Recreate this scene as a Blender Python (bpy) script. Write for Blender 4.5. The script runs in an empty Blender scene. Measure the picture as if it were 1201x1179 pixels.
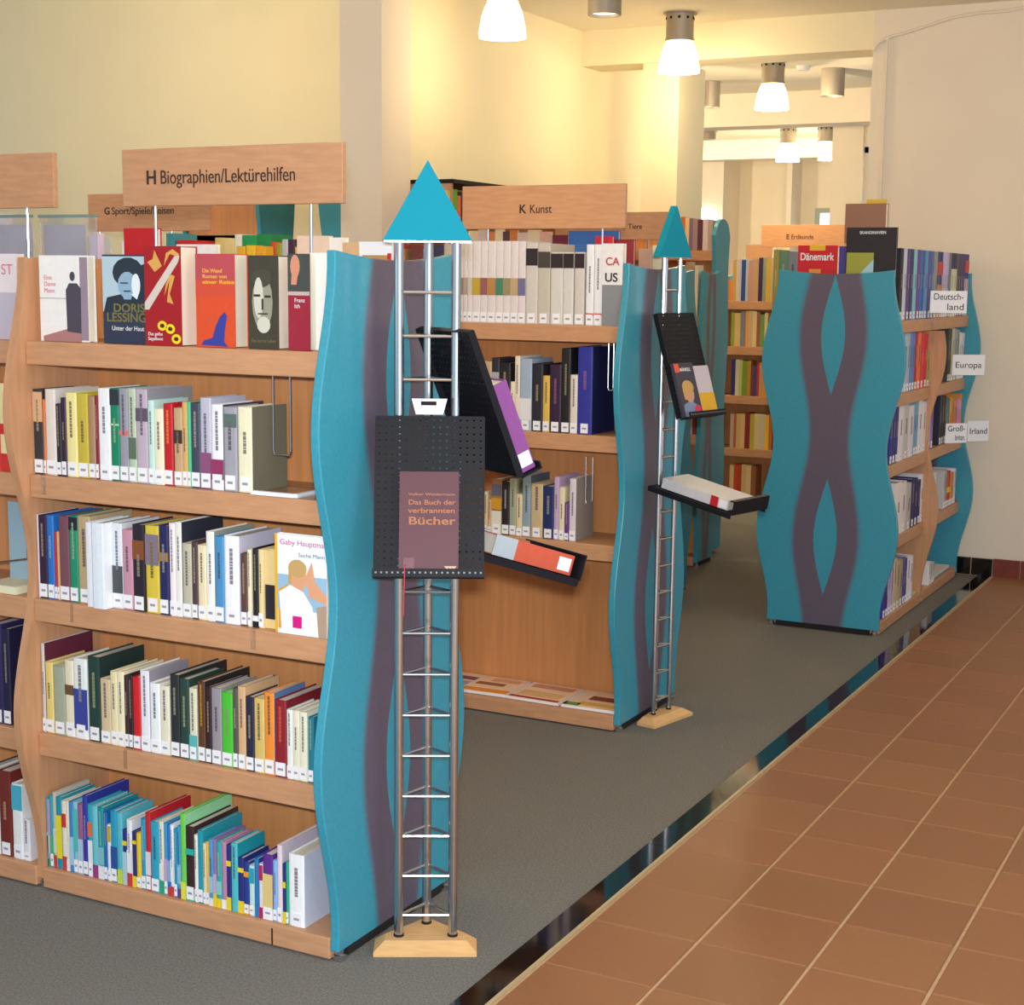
import bpy, bmesh, math, random
from mathutils import Vector, Matrix
random.seed(7)
S = bpy.context.scene
COL = S.collection
PI = math.pi

# ------------------------------------------------------------------ camera
CH = 1.70                                   # eye height, metres
FPX, YAW, PIT, ROL = 1814.5, -0.4809, 0.143, 0.011
vf = Vector((math.sin(YAW) * math.cos(PIT), math.cos(YAW) * math.cos(PIT), -math.sin(PIT)))
vr = Vector((math.cos(YAW), -math.sin(YAW), 0)); vu = vr.cross(vf)
vr2 = vr * math.cos(ROL) + vu * math.sin(ROL)
vu2 = vu * math.cos(ROL) - vr * math.sin(ROL)
cam = bpy.data.objects.new('camera', bpy.data.cameras.new('camera')); COL.objects.link(cam)
m = Matrix((vr2, vu2, -vf)).transposed().to_4x4(); m.translation = (0, 0, CH)
cam.matrix_world = m
cam.data.sensor_width = 36; cam.data.lens = FPX / 1201 * 36; cam.data.clip_start = 0.05
S.camera = cam
# ------------------------------------------------------------------ world, light, exposure
S.view_settings.view_transform = 'Standard'; S.view_settings.look = 'None'
S.view_settings.gamma = 1; S.view_settings.use_curve_mapping = False
S.view_settings.exposure = 0.0
w = bpy.data.worlds.new('world'); S.world = w; w.use_nodes = True
w.node_tree.nodes['Background'].inputs[0].default_value = (0.70, 0.84, 1.0, 1)
w.node_tree.nodes['Background'].inputs[1].default_value = 0.62
def lamp(kind, name, loc, energy, color, size, rot=None):
    d = bpy.data.lights.new(name, kind); d.energy = energy; d.color = color
    if kind == 'AREA':
        d.shape = 'RECTANGLE'; d.size, d.size_y = size
    else: d.shadow_soft_size = size
    o = bpy.data.objects.new(name, d); COL.objects.link(o); o.location = loc
    if rot: o.rotation_euler = rot
    return o
# the photographer's flash, just above the lens
fl = lamp('AREA', 'camera_flash', (0.03, -0.05, 1.80), 140, (0.93, 0.97, 1.0), (0.12, 0.06))
fl.rotation_mode = 'QUATERNION'; fl.rotation_quaternion = vf.to_track_quat('-Z', 'Y')
# daylight from the windows of the entrance side, behind and to the right of the camera
dl = lamp('AREA', 'window_daylight', (4.2, 0.6, 1.8), 95, (0.80, 0.90, 1.0), (4.5, 2.4))
dl.rotation_mode = 'QUATERNION'; dl.rotation_quaternion = Vector((-1, .42, -.05)).to_track_quat('-Z', 'Y')

# ------------------------------------------------------------------ pixel <-> place helpers (1201 x 1179 frame)
def solveX(px, Y, z):
    k = (px - 600.5) / FPX; q = vr2 - vf * k; d = z - CH
    return -(q.y * Y + q.z * d) / q.x
def solveY(px, X, z):
    k = (px - 600.5) / FPX; q = vr2 - vf * k; d = z - CH
    return -(q.x * X + q.z * d) / q.y
def solveZ(py, X, Y):
    k = (589.5 - py) / FPX; q = vu2 - vf * k
    return CH - (q.x * X + q.y * Y) / q.z
def ray(px, py): return vr2 * ((px - 600.5) / FPX) + vu2 * ((589.5 - py) / FPX) + vf
def on(px, py, ax, c):
    d = ray(px, py); return Vector((0, 0, CH)) + d * ((c - (CH if ax == 2 else 0)) / d[ax])

# ------------------------------------------------------------------ materials
def lin(c): return tuple(((v / 255) / 12.92 if v / 255 <= .04045 else ((v / 255 + .055) / 1.055) ** 2.4) for v in c[:3]) + (1,)
MATS = {}
def mat(name, col, rough=.5, metal=0., noise=0., nscale=20., bump=0., bscale=200., spec=.5, coat=0., emit=None, strength=0., alpha=1., stretch=None, trans=0.):
    if name in MATS: return MATS[name]
    m = bpy.data.materials.new(name); m.use_nodes = True; nt = m.node_tree; b = nt.nodes['Principled BSDF']
    L = nt.links.new; N = nt.nodes.new
    b.inputs['Base Color'].default_value = lin(col); b.inputs['Roughness'].default_value = rough
    b.inputs['Metallic'].default_value = metal; b.inputs['Specular IOR Level'].default_value = spec
    b.inputs['Coat Weight'].default_value = coat
    b.inputs['Transmission Weight'].default_value = trans
    b.inputs['Alpha'].default_value = alpha
    tc = N('ShaderNodeTexCoord'); mp = N('ShaderNodeMapping'); L(tc.outputs['Object'], mp.inputs[0])
    if stretch: mp.inputs['Scale'].default_value = stretch
    if noise:
        n = N('ShaderNodeTexNoise'); n.inputs['Scale'].default_value = nscale; n.inputs['Detail'].default_value = 5
        L(mp.outputs[0], n.inputs['Vector'])
        r = N('ShaderNodeMapRange'); r.inputs[1].default_value = .3; r.inputs[2].default_value = .7
        r.inputs[3].default_value = 1 - noise; r.inputs[4].default_value = 1 + noise
        L(n.outputs[0], r.inputs[0])
        x = N('ShaderNodeVectorMath'); x.operation = 'SCALE'; x.inputs[0].default_value = lin(col)[:3]
        L(r.outputs[0], x.inputs['Scale']); L(x.outputs[0], b.inputs['Base Color'])
    if bump:
        n = N('ShaderNodeTexNoise'); n.inputs['Scale'].default_value = bscale; n.inputs['Detail'].default_value = 3
        L(tc.outputs['Object'], n.inputs['Vector'])
        u = N('ShaderNodeBump'); u.inputs['Strength'].default_value = bump; u.inputs['Distance'].default_value = .003
        L(n.outputs[0], u.inputs['Height']); L(u.outputs[0], b.inputs['Normal'])
    if emit:
        b.inputs['Emission Color'].default_value = lin(emit); b.inputs['Emission Strength'].default_value = strength
    MATS[name] = m; return m
def objcol(name, rough, noise=.0, coat=0.):
    m = mat(name, (255, 255, 255), rough, coat=coat); nt = m.node_tree; b = nt.nodes['Principled BSDF']
    oi = nt.nodes.new('ShaderNodeObjectInfo')
    if noise:
        tc = nt.nodes.new('ShaderNodeTexCoord'); n = nt.nodes.new('ShaderNodeTexNoise'); n.inputs['Scale'].default_value = 60
        nt.links.new(tc.outputs['Object'], n.inputs['Vector'])
        r = nt.nodes.new('ShaderNodeMapRange'); r.inputs[3].default_value = 1 - noise; r.inputs[4].default_value = 1 + noise
        nt.links.new(n.outputs[0], r.inputs[0])
        x = nt.nodes.new('ShaderNodeVectorMath'); x.operation = 'SCALE'
        nt.links.new(oi.outputs['Color'], x.inputs[0]); nt.links.new(r.outputs[0], x.inputs['Scale'])
        nt.links.new(x.outputs[0], b.inputs['Base Color'])
    else: nt.links.new(oi.outputs['Color'], b.inputs['Base Color'])
    return m
M_COVER = objcol('book_cover_card', .55, .08)
M_PRINT = objcol('printed_ink', .45)
M_TILE = objcol('terracotta_tile', .5, .07)
M_PAGE = mat('page_paper', (226, 218, 200), .9, noise=.10, nscale=300, stretch=(1, .02, .02))
M_LABEL = mat('label_paper', (238, 238, 242), .6)
M_WOOD = mat('beech_veneer', (196, 145, 106), .45, noise=.10, nscale=9, stretch=(1.2, 14, 9))
M_WOODV = mat('beech_veneer_upright', (194, 143, 104), .45, noise=.10, nscale=7, stretch=(9, 9, .9))
M_BACK = mat('beech_back_board', (205, 140, 86), .5, noise=.10, nscale=6, stretch=(9, 9, .5))
nt_ = M_BACK.node_tree; tc_ = nt_.nodes.new('ShaderNodeTexCoord'); sx_ = nt_.nodes.new('ShaderNodeSeparateXYZ'); nt_.links.new(tc_.outputs['Object'], sx_.inputs[0])
fl_ = nt_.nodes.new('ShaderNodeMath'); fl_.operation = 'MULTIPLY'; fl_.inputs[1].default_value = 11; nt_.links.new(sx_.outputs[0], fl_.inputs[0])
ff_ = nt_.nodes.new('ShaderNodeMath'); ff_.operation = 'FLOOR'; nt_.links.new(fl_.outputs[0], ff_.inputs[0])
wn_ = nt_.nodes.new('ShaderNodeTexWhiteNoise'); wn_.noise_dimensions = '1D'; nt_.links.new(ff_.outputs[0], wn_.inputs['W'])
mr_ = nt_.nodes.new('ShaderNodeMapRange'); mr_.inputs[3].default_value = .90; mr_.inputs[4].default_value = 1.10; nt_.links.new(wn_.outputs['Value'], mr_.inputs[0])
vs_ = nt_.nodes.new('ShaderNodeVectorMath'); vs_.operation = 'SCALE'; b_ = nt_.nodes['Principled BSDF']; nt_.links.new(b_.inputs['Base Color'].links[0].from_socket, vs_.inputs[0]); nt_.links.new(mr_.outputs[0], vs_.inputs['Scale']); nt_.links.new(vs_.outputs[0], b_.inputs['Base Color'])
M_BASEW = mat('maple_block', (226, 178, 120), .5, noise=.08, nscale=10, stretch=(2, 14, 14))
M_STEEL = mat('brushed_steel', (205, 205, 208), .22, metal=1.)
M_ALU = mat('lamp_aluminium', (165, 155, 142), .5, metal=.5)
M_BLACK = mat('black_powder_coat', (20, 19, 26), .6, spec=.25)
M_PLASTIC = mat('white_plastic', (235, 236, 240), .4)
M_WALL = mat('cream_wall_paint', (238, 226, 192), .9, noise=.015, nscale=3, bump=.15, bscale=90)
M_WALLR = mat('white_wall_paint', (232, 220, 202), .9, noise=.02, nscale=3, bump=.2, bscale=70)
M_CEIL = mat('ceiling_paint', (236, 228, 208), .95)
M_GROUT = mat('grout', (200, 168, 134), .9, noise=.1, nscale=40)
M_GRANITE = mat('polished_black_granite', (16, 15, 17), .07, noise=.2, nscale=60, spec=.9)
M_RED = mat('red_baseboard_tile', (120, 50, 38), .35, noise=.12, nscale=20)
M_CYL = mat('clear_acrylic', (235, 240, 245), .05, trans=1., alpha=.35)
M_GLASSW = mat('frosted_lamp_glass', (255, 240, 205), .3, emit=(255, 226, 170), strength=6.5)
M_BULB = mat('downlight_reflector', (255, 245, 230), .3, emit=(255, 235, 200), strength=3.)
M_SKYW = mat('bright_window_pane', (235, 245, 250), .3, emit=(235, 244, 240), strength=1.6)
M_FELT = mat('dark_gap', (24, 20, 18), .9)
# carpet
M_CARPET = mat('grey_carpet', (124, 122, 118), 1., noise=.30, nscale=170, bump=.6, bscale=500, spec=.1)
def panel_material(name):
    """teal laminate printed with a grey-brown interlaced chain; u = x of the panel, z = height"""
    m = bpy.data.materials.new(name); m.use_nodes = True; nt = m.node_tree; b = nt.nodes['Principled BSDF']
    L = nt.links.new; N = nt.nodes.new
    def M(op, a, c=None, d=None):
        n = N('ShaderNodeMath'); n.operation = op
        for i, v in enumerate((a, c, d)):
            if v is None: continue
            if isinstance(v, (int, float)): n.inputs[i].default_value = v
            else: L(v, n.inputs[i])
        return n.outputs[0]
    tc = N('ShaderNodeTexCoord'); sp = N('ShaderNodeSeparateXYZ'); L(tc.outputs['Object'], sp.inputs[0])
    x, z = sp.outputs[0], sp.outputs[2]
    ax = M('ABSOLUTE', x)
    ph = M('MULTIPLY', M('SUBTRACT', z, 1.452), 2 * PI / .985)
    c = M('COSINE', ph)
    outer = M('ADD', M('MULTIPLY', c, .034), .130)             # outer half width of the chain
    hole = M('MULTIPLY', M('SUBTRACT', c, -.24), .046)       # half width of the lens openings
    d1 = M('SUBTRACT', outer, ax)
    s1 = N('ShaderNodeMapRange'); s1.interpolation_type = 'SMOOTHSTEP'; s1.inputs[1].default_value = -.022; s1.inputs[2].default_value = .016
    L(d1, s1.inputs[0])
    d2 = M('SUBTRACT', ax, hole)
    s2 = N('ShaderNodeMapRange'); s2.interpolation_type = 'SMOOTHSTEP'; s2.inputs[1].default_value = -.001; s2.inputs[2].default_value = .003
    L(d2, s2.inputs[0])
    f = M('MULTIPLY', s1.outputs[0], s2.outputs[0])
    mx = N('ShaderNodeMix'); mx.data_type = 'RGBA'
    mx.inputs[6].default_value = lin((58, 148, 170)); mx.inputs[7].default_value = lin((98, 88, 104))
    L(f, mx.inputs[0])
    n = N('ShaderNodeTexNoise'); n.inputs['Scale'].default_value = 90; L(tc.outputs['Object'], n.inputs['Vector'])
    r = N('ShaderNodeMapRange'); r.inputs[3].default_value = .86; r.inputs[4].default_value = 1.14; L(n.outputs[0], r.inputs[0])
    sc = N('ShaderNodeVectorMath'); sc.operation = 'SCALE'; L(mx.outputs[2], sc.inputs[0]); L(r.outputs[0], sc.inputs['Scale'])
    L(sc.outputs[0], b.inputs['Base Color']); b.inputs['Roughness'].default_value = .38
    return m
M_PANEL = panel_material('teal_laminate_with_chain')
M_TEAL = mat('teal_lacquer', (58, 148, 170), .38, noise=.05, nscale=90)
M_TEALCAP = mat('teal_lacquer_cap', (22, 142, 166), .75, spec=.15)

# ------------------------------------------------------------------ mesh helpers
def link(o, parent=None):
    COL.objects.link(o)
    if parent: o.parent = parent
    return o
def empty(name, loc, rz=0., label=None, cat=None, group=None):
    o = bpy.data.objects.new(name, None); o.empty_display_size = .05; COL.objects.link(o)
    o.location = loc; o.rotation_euler = (0, 0, rz)
    if label: o['label'] = label
    if cat: o['category'] = cat
    if group: o['group'] = group
    return o
def tag(o, label=None, cat=None, group=None, kind=None):
    if label: o['label'] = label
    if cat: o['category'] = cat
    if group: o['group'] = group
    if kind: o['kind'] = kind
    return o
def mk(name, verts, faces, material, parent=None, color=None, loc=None, smooth=False):
    me = bpy.data.meshes.new(name); me.from_pydata([tuple(v) for v in verts], [], faces)
    me.update()
    if isinstance(material, (list, tuple)):
        for q in material: me.materials.append(q)
    else: me.materials.append(material)
    if smooth:
        for p in me.polygons: p.use_smooth = True
    o = bpy.data.objects.new(name, me); link(o, parent)
    if color is not None: o.color = lin(color)
    if loc: o.location = loc
    return o
BF = [(0, 3, 2, 1), (4, 5, 6, 7), (0, 1, 5, 4), (1, 2, 6, 5), (2, 3, 7, 6), (3, 0, 4, 7)]
def box(x0, x1, y0, y1, z0, z1):
    return [(x0, y0, z0), (x1, y0, z0), (x1, y1, z0), (x0, y1, z0), (x0, y0, z1), (x1, y0, z1), (x1, y1, z1), (x0, y1, z1)], [tuple(f) for f in BF]
def join(parts):
    V, F = [], []
    for v, f in parts:
        k = len(V); V += list(v); F += [tuple(i + k for i in t) for t in f]
    return V, F
def bxo(name, b, material, parent=None, color=None, bev=0.):
    o = mk(name, *box(*b), material, parent, color)
    if bev:
        d = o.modifiers.new('bevel', 'BEVEL'); d.width = bev; d.segments = 2
    return o
def struct(name, b, material): return tag(bxo(name, b, material), kind='structure')
def prism(poly, t0, t1, axis):
    """poly: list of 2D points; extruded along axis ('x': (y,z) poly, 'y': (x,z) poly, 'z': (x,y) poly)"""
    n = len(poly)
    def P(p, t):
        return (t, p[0], p[1]) if axis == 'x' else (p[0], t, p[1]) if axis == 'y' else (p[0], p[1], t)
    V = [P(p, t0) for p in poly] + [P(p, t1) for p in poly]
    F = [tuple(range(n)), tuple(range(2 * n - 1, n - 1, -1))] + [(i, i + n, (i + 1) % n + n, (i + 1) % n) for i in range(n)]
    return V, F
def fixn(o):
    bm = bmesh.new(); bm.from_mesh(o.data); bmesh.ops.recalc_face_normals(bm, faces=bm.faces); bm.to_mesh(o.data); bm.free(); return o
def tube(p, q, r, n=12):
    p, q = Vector(p), Vector(q); d = (q - p).normalized()
    a = d.orthogonal().normalized(); b = d.cross(a)
    V = []
    for c in (p, q):
        for i in range(n):
            t = 2 * PI * i / n; V.append(c + (a * math.cos(t) + b * math.sin(t)) * r)
    F = [(i, (i + 1) % n, (i + 1) % n + n, i + n) for i in range(n)] + [tuple(range(n - 1, -1, -1)), tuple(range(n, 2 * n))]
    return V, F
def path_tube(pts, r, n=8): return join([tube(pts[i], pts[i + 1], r, n) for i in range(len(pts) - 1)])
def lathe(prof, n=32, z0=0.):
    V = []; F = []
    for (r, z) in prof:
        for i in range(n):
            t = 2 * PI * i / n; V.append((r * math.cos(t), r * math.sin(t), z + z0))
    for j in range(len(prof) - 1):
        for i in range(n):
            F.append((j * n + i, j * n + (i + 1) % n, (j + 1) * n + (i + 1) % n, (j + 1) * n + i))
    return V, F
def text(name, s, size, parent, mtx, material, bold=False, width=None, align='LEFT', ext=.0006):
    cu = bpy.data.curves.new(name, 'FONT'); cu.body = s; cu.size = size; cu.align_x = align; cu.extrude = ext
    if bold: cu.offset = size * .018
    t = bpy.data.objects.new(name, cu); COL.objects.link(t)
    dg = bpy.context.evaluated_depsgraph_get(); dg.update()
    me = bpy.data.meshes.new_from_object(t.evaluated_get(dg)); bpy.data.objects.remove(t); bpy.data.curves.remove(cu)
    me.name = name
    if width:
        xs = [v.co.x for v in me.vertices]; k = width / (max(xs) - min(xs))
        for v in me.vertices: v.co.x *= k
    me.materials.clear(); me.materials.append(material)
    o = bpy.data.objects.new(name, me); link(o, parent); o.matrix_local = mtx; return o
M_INK = mat('dark_sign_ink', (58, 34, 26), .5)
M_INKB = mat('black_ink', (25, 22, 24), .5)
M_GOLD = mat('dull_gold_foil', (176, 118, 88), .6, spec=.1)
M_WHITEINK = mat('white_ink', (235, 235, 235), .5)
M_YELINK = mat('yellow_ink', (235, 180, 60), .5)
M_OLIVE = mat('olive_gold_ink', (120, 112, 60), .5)

# ------------------------------------------------------------------ setting
XS0, XS1 = -1.715, -1.632                    # granite strip
carpet = struct('floor', (-9.5, XS0, -3.2, 21, -.05, 0), M_CARPET)
tilefloor = tag(bxo('floor', (XS1, 4.5, -3.2, 9.28, -.05, -.004), M_GROUT), kind='structure')
T = .2990; t0y = 4.207
def quad_tile(w, h, d=.012):
    b = .003
    V = [(-w, -h, -d), (w, -h, -d), (w, h, -d), (-w, h, -d), (-w, -h, -b), (w, -h, -b), (w, h, -b), (-w, h, -b),
         (-w + b, -h + b, 0), (w - b, -h + b, 0), (w - b, h - b, 0), (-w + b, h - b, 0)]
    F = [(0, 1, 5, 4), (1, 2, 6, 5), (2, 3, 7, 6), (3, 0, 4, 7), (4, 5, 9, 8), (5, 6, 10, 9), (6, 7, 11, 10), (7, 4, 8, 11), (8, 9, 10, 11)]
    return V, F
tv, tf = quad_tile(T / 2 - .005, T / 2 - .0025)
tile_mesh = bpy.data.meshes.new('tile'); tile_mesh.from_pydata(tv, [], tf); tile_mesh.materials.append(M_TILE)
rnd = random.Random(3)
for i in range(8):
    for j in range(-10, 18):
        cy = t0y + (j + .5) * T * .9985
        if cy > 9.2: continue
        o = bpy.data.objects.new('tile', tile_mesh); link(o, tilefloor)
        o.location = (XS1 + .004 + (i + .5) * T, cy, .002)
        k = rnd.uniform(.965, 1.03); o.color = lin((147 * k, 99 * k * rnd.uniform(.985, 1.015), 66 * k))
for j in range(-5, 9):                       # strip of polished stone slabs
    y0 = t0y + j * 1.4; y1 = min(y0 + 1.397, 9.26)
    if y0 > 9.2: continue
    bxo('stone_slab', (XS0 + .001, XS1 - .008, y0, y1, -.02, .004), M_GRANITE, carpet)
tag(bxo('trim_1', (XS1 - .008, XS1 + .001, -3, 9.26, -.02, .005), mat('pale_edge_profile', (190, 168, 130), .5)), kind='structure')

WL = -4.36
struct('wall_left', (WL - .2, WL, 7.07, 10.7, 0, 3.6), M_WALL)
struct('trim_2', (-4.56, -4.31, 6.79, 7.07, 0, 3.6), M_WALLR)               # pilaster at the end of the left wall
struct('wall_back', (-10, -4.56, 8.0, 8.15, 0, 3.6), M_WALL)
struct('trim_3', (solveX(331, 7.97, 2.3), -4.56, 7.97, 8.0, 0, 3.6), M_WALL)
struct('wall_right', (-2.478, 4.5, 9.26, 9.5, 0, 3.28), M_WALLR)
struct('ceiling', (-4.56, 4.5, .2, 20, 3.28, 3.4), M_CEIL)
struct('ceiling', (-10, -4.56, .2, 8.15, 3.6, 3.7), M_CEIL)
struct('ceiling', (-10, -4.56, 8.15, 20, 3.28, 3.6), M_CEIL)
struct('trim_4', (WL, -2.0, 9.262, 9.56, 3.06, 3.28), M_WALL)              # beam over the opening
struct('trim_5', (-3.95, -3.705, 9.30, solveY(825, -3.705, 2.6), 0, 3.06), M_WALL)            # pillar under the beam
struct('trim_6', (-7, 0, 12.8, 13.1, 3.01, 3.28), M_WALLR)
struct('trim_7', (-8, 0, 16.9, 17.2, 3.07, 3.28), M_WALLR)
struct('wall_far', (-10, 0, 19.0, 19.2, 0, 3.28), M_WALLR)
xa = solveX(973, 13.6, 2.3); xb = solveX(1009, 13.6, 2.3)
struct('wall_far_right', (xa, xb, 13.6, 13.8, 0, 3.28), M_WALLR)
struct('trim_8', (xb + .32, 1, 13.6, 13.8, 0, 3.28), M_WALLR)
struct('trim_12', (xb, xb + .32, 13.62, 13.8, 2.88, 3.28), M_WALLR); struct('trim_13', (xb, xb + .32, 13.62, 13.8, 0, 1.2), M_WALLR)
win = bxo('window_1', (xb, xb + .32, 13.7, 13.74, 1.2, 2.85), M_SKYW); tag(win, kind='structure')
bxo('window_frame', (xb, xb + .04, 13.66, 13.7, 1.2, 2.9), M_WALLR, win); bxo('window_frame', (xb, xb + .32, 13.66, 13.7, 2.83, 2.9), M_WALLR, win)
struct('trim_9', (solveX(853, 18.6, 2.2) - 2, solveX(853, 18.6, 2.2), 18.4, 19, 0, 3.28), M_WALLR)
struct('trim_10', (solveX(929, 18.9, 2.2), solveX(935, 18.9, 2.2), 18.6, 19, 0, 3.28), M_WALLR)
for n, (a, b, c, d) in enumerate(((960, 990, 250, 300), (812, 843, 243, 300))):
    yy = 18.9 if n == 0 else 18.35; x0, x1 = solveX(a, yy, 2.2), solveX(b, yy, 2.2); z1 = solveZ(c, x0, yy)
    if n == 0:
        f = tag(bxo('window_2', (x0, x1, 18.93, 18.97, z1 - .9, z1), M_SKYW), kind='structure')
        bxo('window_frame', (x0 - .06, x0, 18.9, 18.97, z1 - .9, z1 + .06), mat('grey_window_frame', (150, 160, 150), .5), f)
        bxo('window_frame', (x0, x1, 18.9, 18.97, z1, z1 + .06), MATS['grey_window_frame'], f)
    else:
        pts = [(x0, z1 - .7), (x1, z1 - .7), (x1, z1 - .18)] + [((x0 + x1) / 2 + (x1 - x0) / 2 * math.cos(t), z1 - .18 + .18 * math.sin(t)) for t in [PI * k / 10 for k in range(1, 10)]] + [(x0, z1 - .18)]
        f = tag(fixn(mk('window_3', *prism(pts, 18.32, 18.38, 'y'), M_SKYW)), kind='structure')
# baseboards
bb = tag(bxo('baseboard_right', (-1.72, 4.5, 9.245, 9.26, 0, .02), M_GROUT), kind='structure')
for k in range(10):
    x = XS1 + k * .155
    bxo('tile', (x + .003, x + .152, 9.238, 9.262, .004, .108), M_RED, bb)
bd = tag(bxo('baseboard_dark', (-2.3, XS1, 9.247, 9.26, 0, .1), M_GROUT), kind='structure')
for k in range(5): bxo('tile', (XS1 - (k + 1) * .125 + .003, XS1 - k * .125 - .003, 9.238, 9.262, .004, .105), M_GRANITE, bd)
# cable along the wall
pts = [Vector(on(px, py, 1, 9.25)) for px, py in ((1024, 60), (1030, 50), (1043, 43), (1060, 39), (1085, 31), (1115, 21), (1150, 15), (1180, 13), (1215, 6))]
cb = mk('wall_cable', *path_tube(pts, .009, 6), M_WALLR); tag(cb, 'thin painted cable sagging along the top of the right wall', 'cable')
struct('trim_11', (-2.40, -2.388, 9.243, 9.262, .1, solveZ(44, -2.39, 9.25)), M_WALLR)

# ------------------------------------------------------------------ lamps
def bell(px, py_top, z_top, label, wide=.245, xy=None, en=None):
    p = on(px, py_top, 2, z_top); X, Y = xy or (p.x, p.y)
    r = empty('ceiling_lamp', (X, Y, z_top), 0, label, 'lamp')
    V, F = lathe([(.001, 0), (.082, 0), (.082, -.150), (.088, -.152), (.088, -.165), (.001, -.165)], 32)
    mk('housing', V, F, M_ALU, r, smooth=False)
    holes = [tube((.083 * math.cos(a), .083 * math.sin(a), -.035), (.086 * math.cos(a), .086 * math.sin(a), -.035), .009, 8) for a in [2 * PI * k / 10 for k in range(10)]]
    mk('vent_hole', *join(holes), M_FELT, r)
    mk('ceiling_plate', *lathe([(.001, 0), (.1, 0), (.1, -.008), (.001, -.008)], 32), M_ALU, r)
    h = wide / 2
    prof = [(.07, -.158), (h * .72, -.185), (h * .86, -.23), (h * .95, -.285), (h, -.33), (h, -.345), (h * .93, -.345), (h * .9, -.285), (h * .78, -.21), (.06, -.175)]
    mk('glass_shade', *lathe(prof, 32), M_GLASSW, r, smooth=True)
    l = lamp('POINT', 'lamp_bulb', (0, 0, -.42), en or LAMP_E, (1.0, .80, .50), .06); l.parent = r
    return r
LAMP_E = 15
def can(px, py_bot, z_bot, label, rad=.088, hgt=.2):
    p = on(px, py_bot, 2, z_bot)
    r = empty('ceiling_downlight', (p.x, p.y, z_bot + hgt), 0, label, 'lamp')
    mk('housing', *lathe([(.001, 0), (rad, 0), (rad, -hgt), (rad * .9, -hgt), (rad * .85, -hgt + .02)], 32), M_ALU, r)
    mk('reflector', *lathe([(rad * .86, -hgt + .015), (.001, -hgt + .03)], 32), M_BULB, r)
    return r
bell(590, -37, 3.28, 'glowing bell shaped glass ceiling lamp nearest the camera, cut by the top edge', en=5)
bell(798, 15, 3.28, 'glowing bell glass lamp on a steel cylinder in front of the pillar')
bell(907, 71, 3.28, 'glowing bell glass ceiling lamp in the passage just beyond the beam', en=55)
bell(925, 149, 3.28, 'small distant glowing bell lamp at the far end of the passage', en=80)
bell(969, 147, 3.28, 'narrow distant glowing lamp beside the far white wall', .14, en=50)
for k, (x, y, z, lb) in enumerate(((-5.6, 4.5, 3.6, 'over the far left aisle'), (-7.2, 5.6, 3.6, 'at the left back wall'), (-5.9, 6.6, 3.6, 'in the left alcove'), (-6.3, 11.5, 3.28, 'in the far room, hidden left'), (-7.5, 15.5, 3.28, 'in the far room, hidden far left'), (-3.0, 4.4, 3.28, 'over the aisle of the art bookshelf'), (-0.9, 4.2, 3.28, 'over the tiled way'),
                           (-.9, 7.3, 3.28, 'over the tiles near the right wall'), (-3.3, 1.6, 3.28, 'over the carpet before the front bookshelf'), (-5.4, 1.8, 3.6, 'over the carpet far left'), (.8, 2.0, 3.28, 'over the tiles beside the camera'))):
    bell(0, 0, z, 'unseen bell glass ceiling lamp added as fill light ' + lb, xy=(x, y), en=150 if y > 9 else 6 if y < 2.5 else 24 if x < -5 else None)  # unseen lamps added to brighten the left wall, aisles and far room
can(709, 18, 3.08, 'grey cylinder downlight nearest the camera, at the top edge')
can(976, 113, 3.08, 'grey cylinder downlight right of the bell lamp in the passage')
can(831, 126, 3.08, 'grey cylinder downlight half hidden by the pillar')
can(831, 164, 3.08, 'small far grey downlight half hidden by the pillar, lower of two')
sm = mk('smoke_detector', *lathe([(.001, 0), (.05, 0), (.045, -.035), (.001, -.04)], 20), M_PLASTIC, loc=tuple(on(942, 77, 2, 3.28)))
tag(sm, 'small round smoke detector on the ceiling between two lamps', 'detector')

# ------------------------------------------------------------------ shelf units
WAVE = lambda z: .317 + .036 * math.cos(2 * PI * (z - 1.33) / .83)
SH = [1.525, 1.168, .828, .45, .062]          # tops of the boards
def wave_poly(z0, z1, sc=1., dip=.02, n=48):
    """outline in (u, z), u in [-w, w]"""
    R = [(sc * WAVE(z0 + (z1 - z0) * k / n), z0 + (z1 - z0) * k / n) for k in range(n + 1)]
    if dip:
        wt = R[-1][0]
        top = [(wt * (1 - 2 * k / 12), z1 - dip * (1 - (1 - 2 * k / 12) ** 2)) for k in range(1, 12)]
    else: top = []
    Lf = [(-x, z) for x, z in reversed(R)]
    return R + top + Lf
def end_panel(parent, x_out, thick, face, z0=.028, z1=1.765, name='end_panel'):
    """local frame: u runs across the unit (unit local y), panel at local x; its own object space has x = u so the print lies right"""
    o = fixn(mk(name, *prism(wave_poly(z0, z1), -thick / 2, thick / 2, 'y'), M_PANEL if face else M_WOODV, parent))
    o.location = (x_out, 0, 0); o.rotation_euler = (0, 0, PI / 2)
    b = o.modifiers.new('bevel', 'BEVEL'); b.width = .003; b.segments = 2; b.limit_method = 'ANGLE'
    return o
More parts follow.
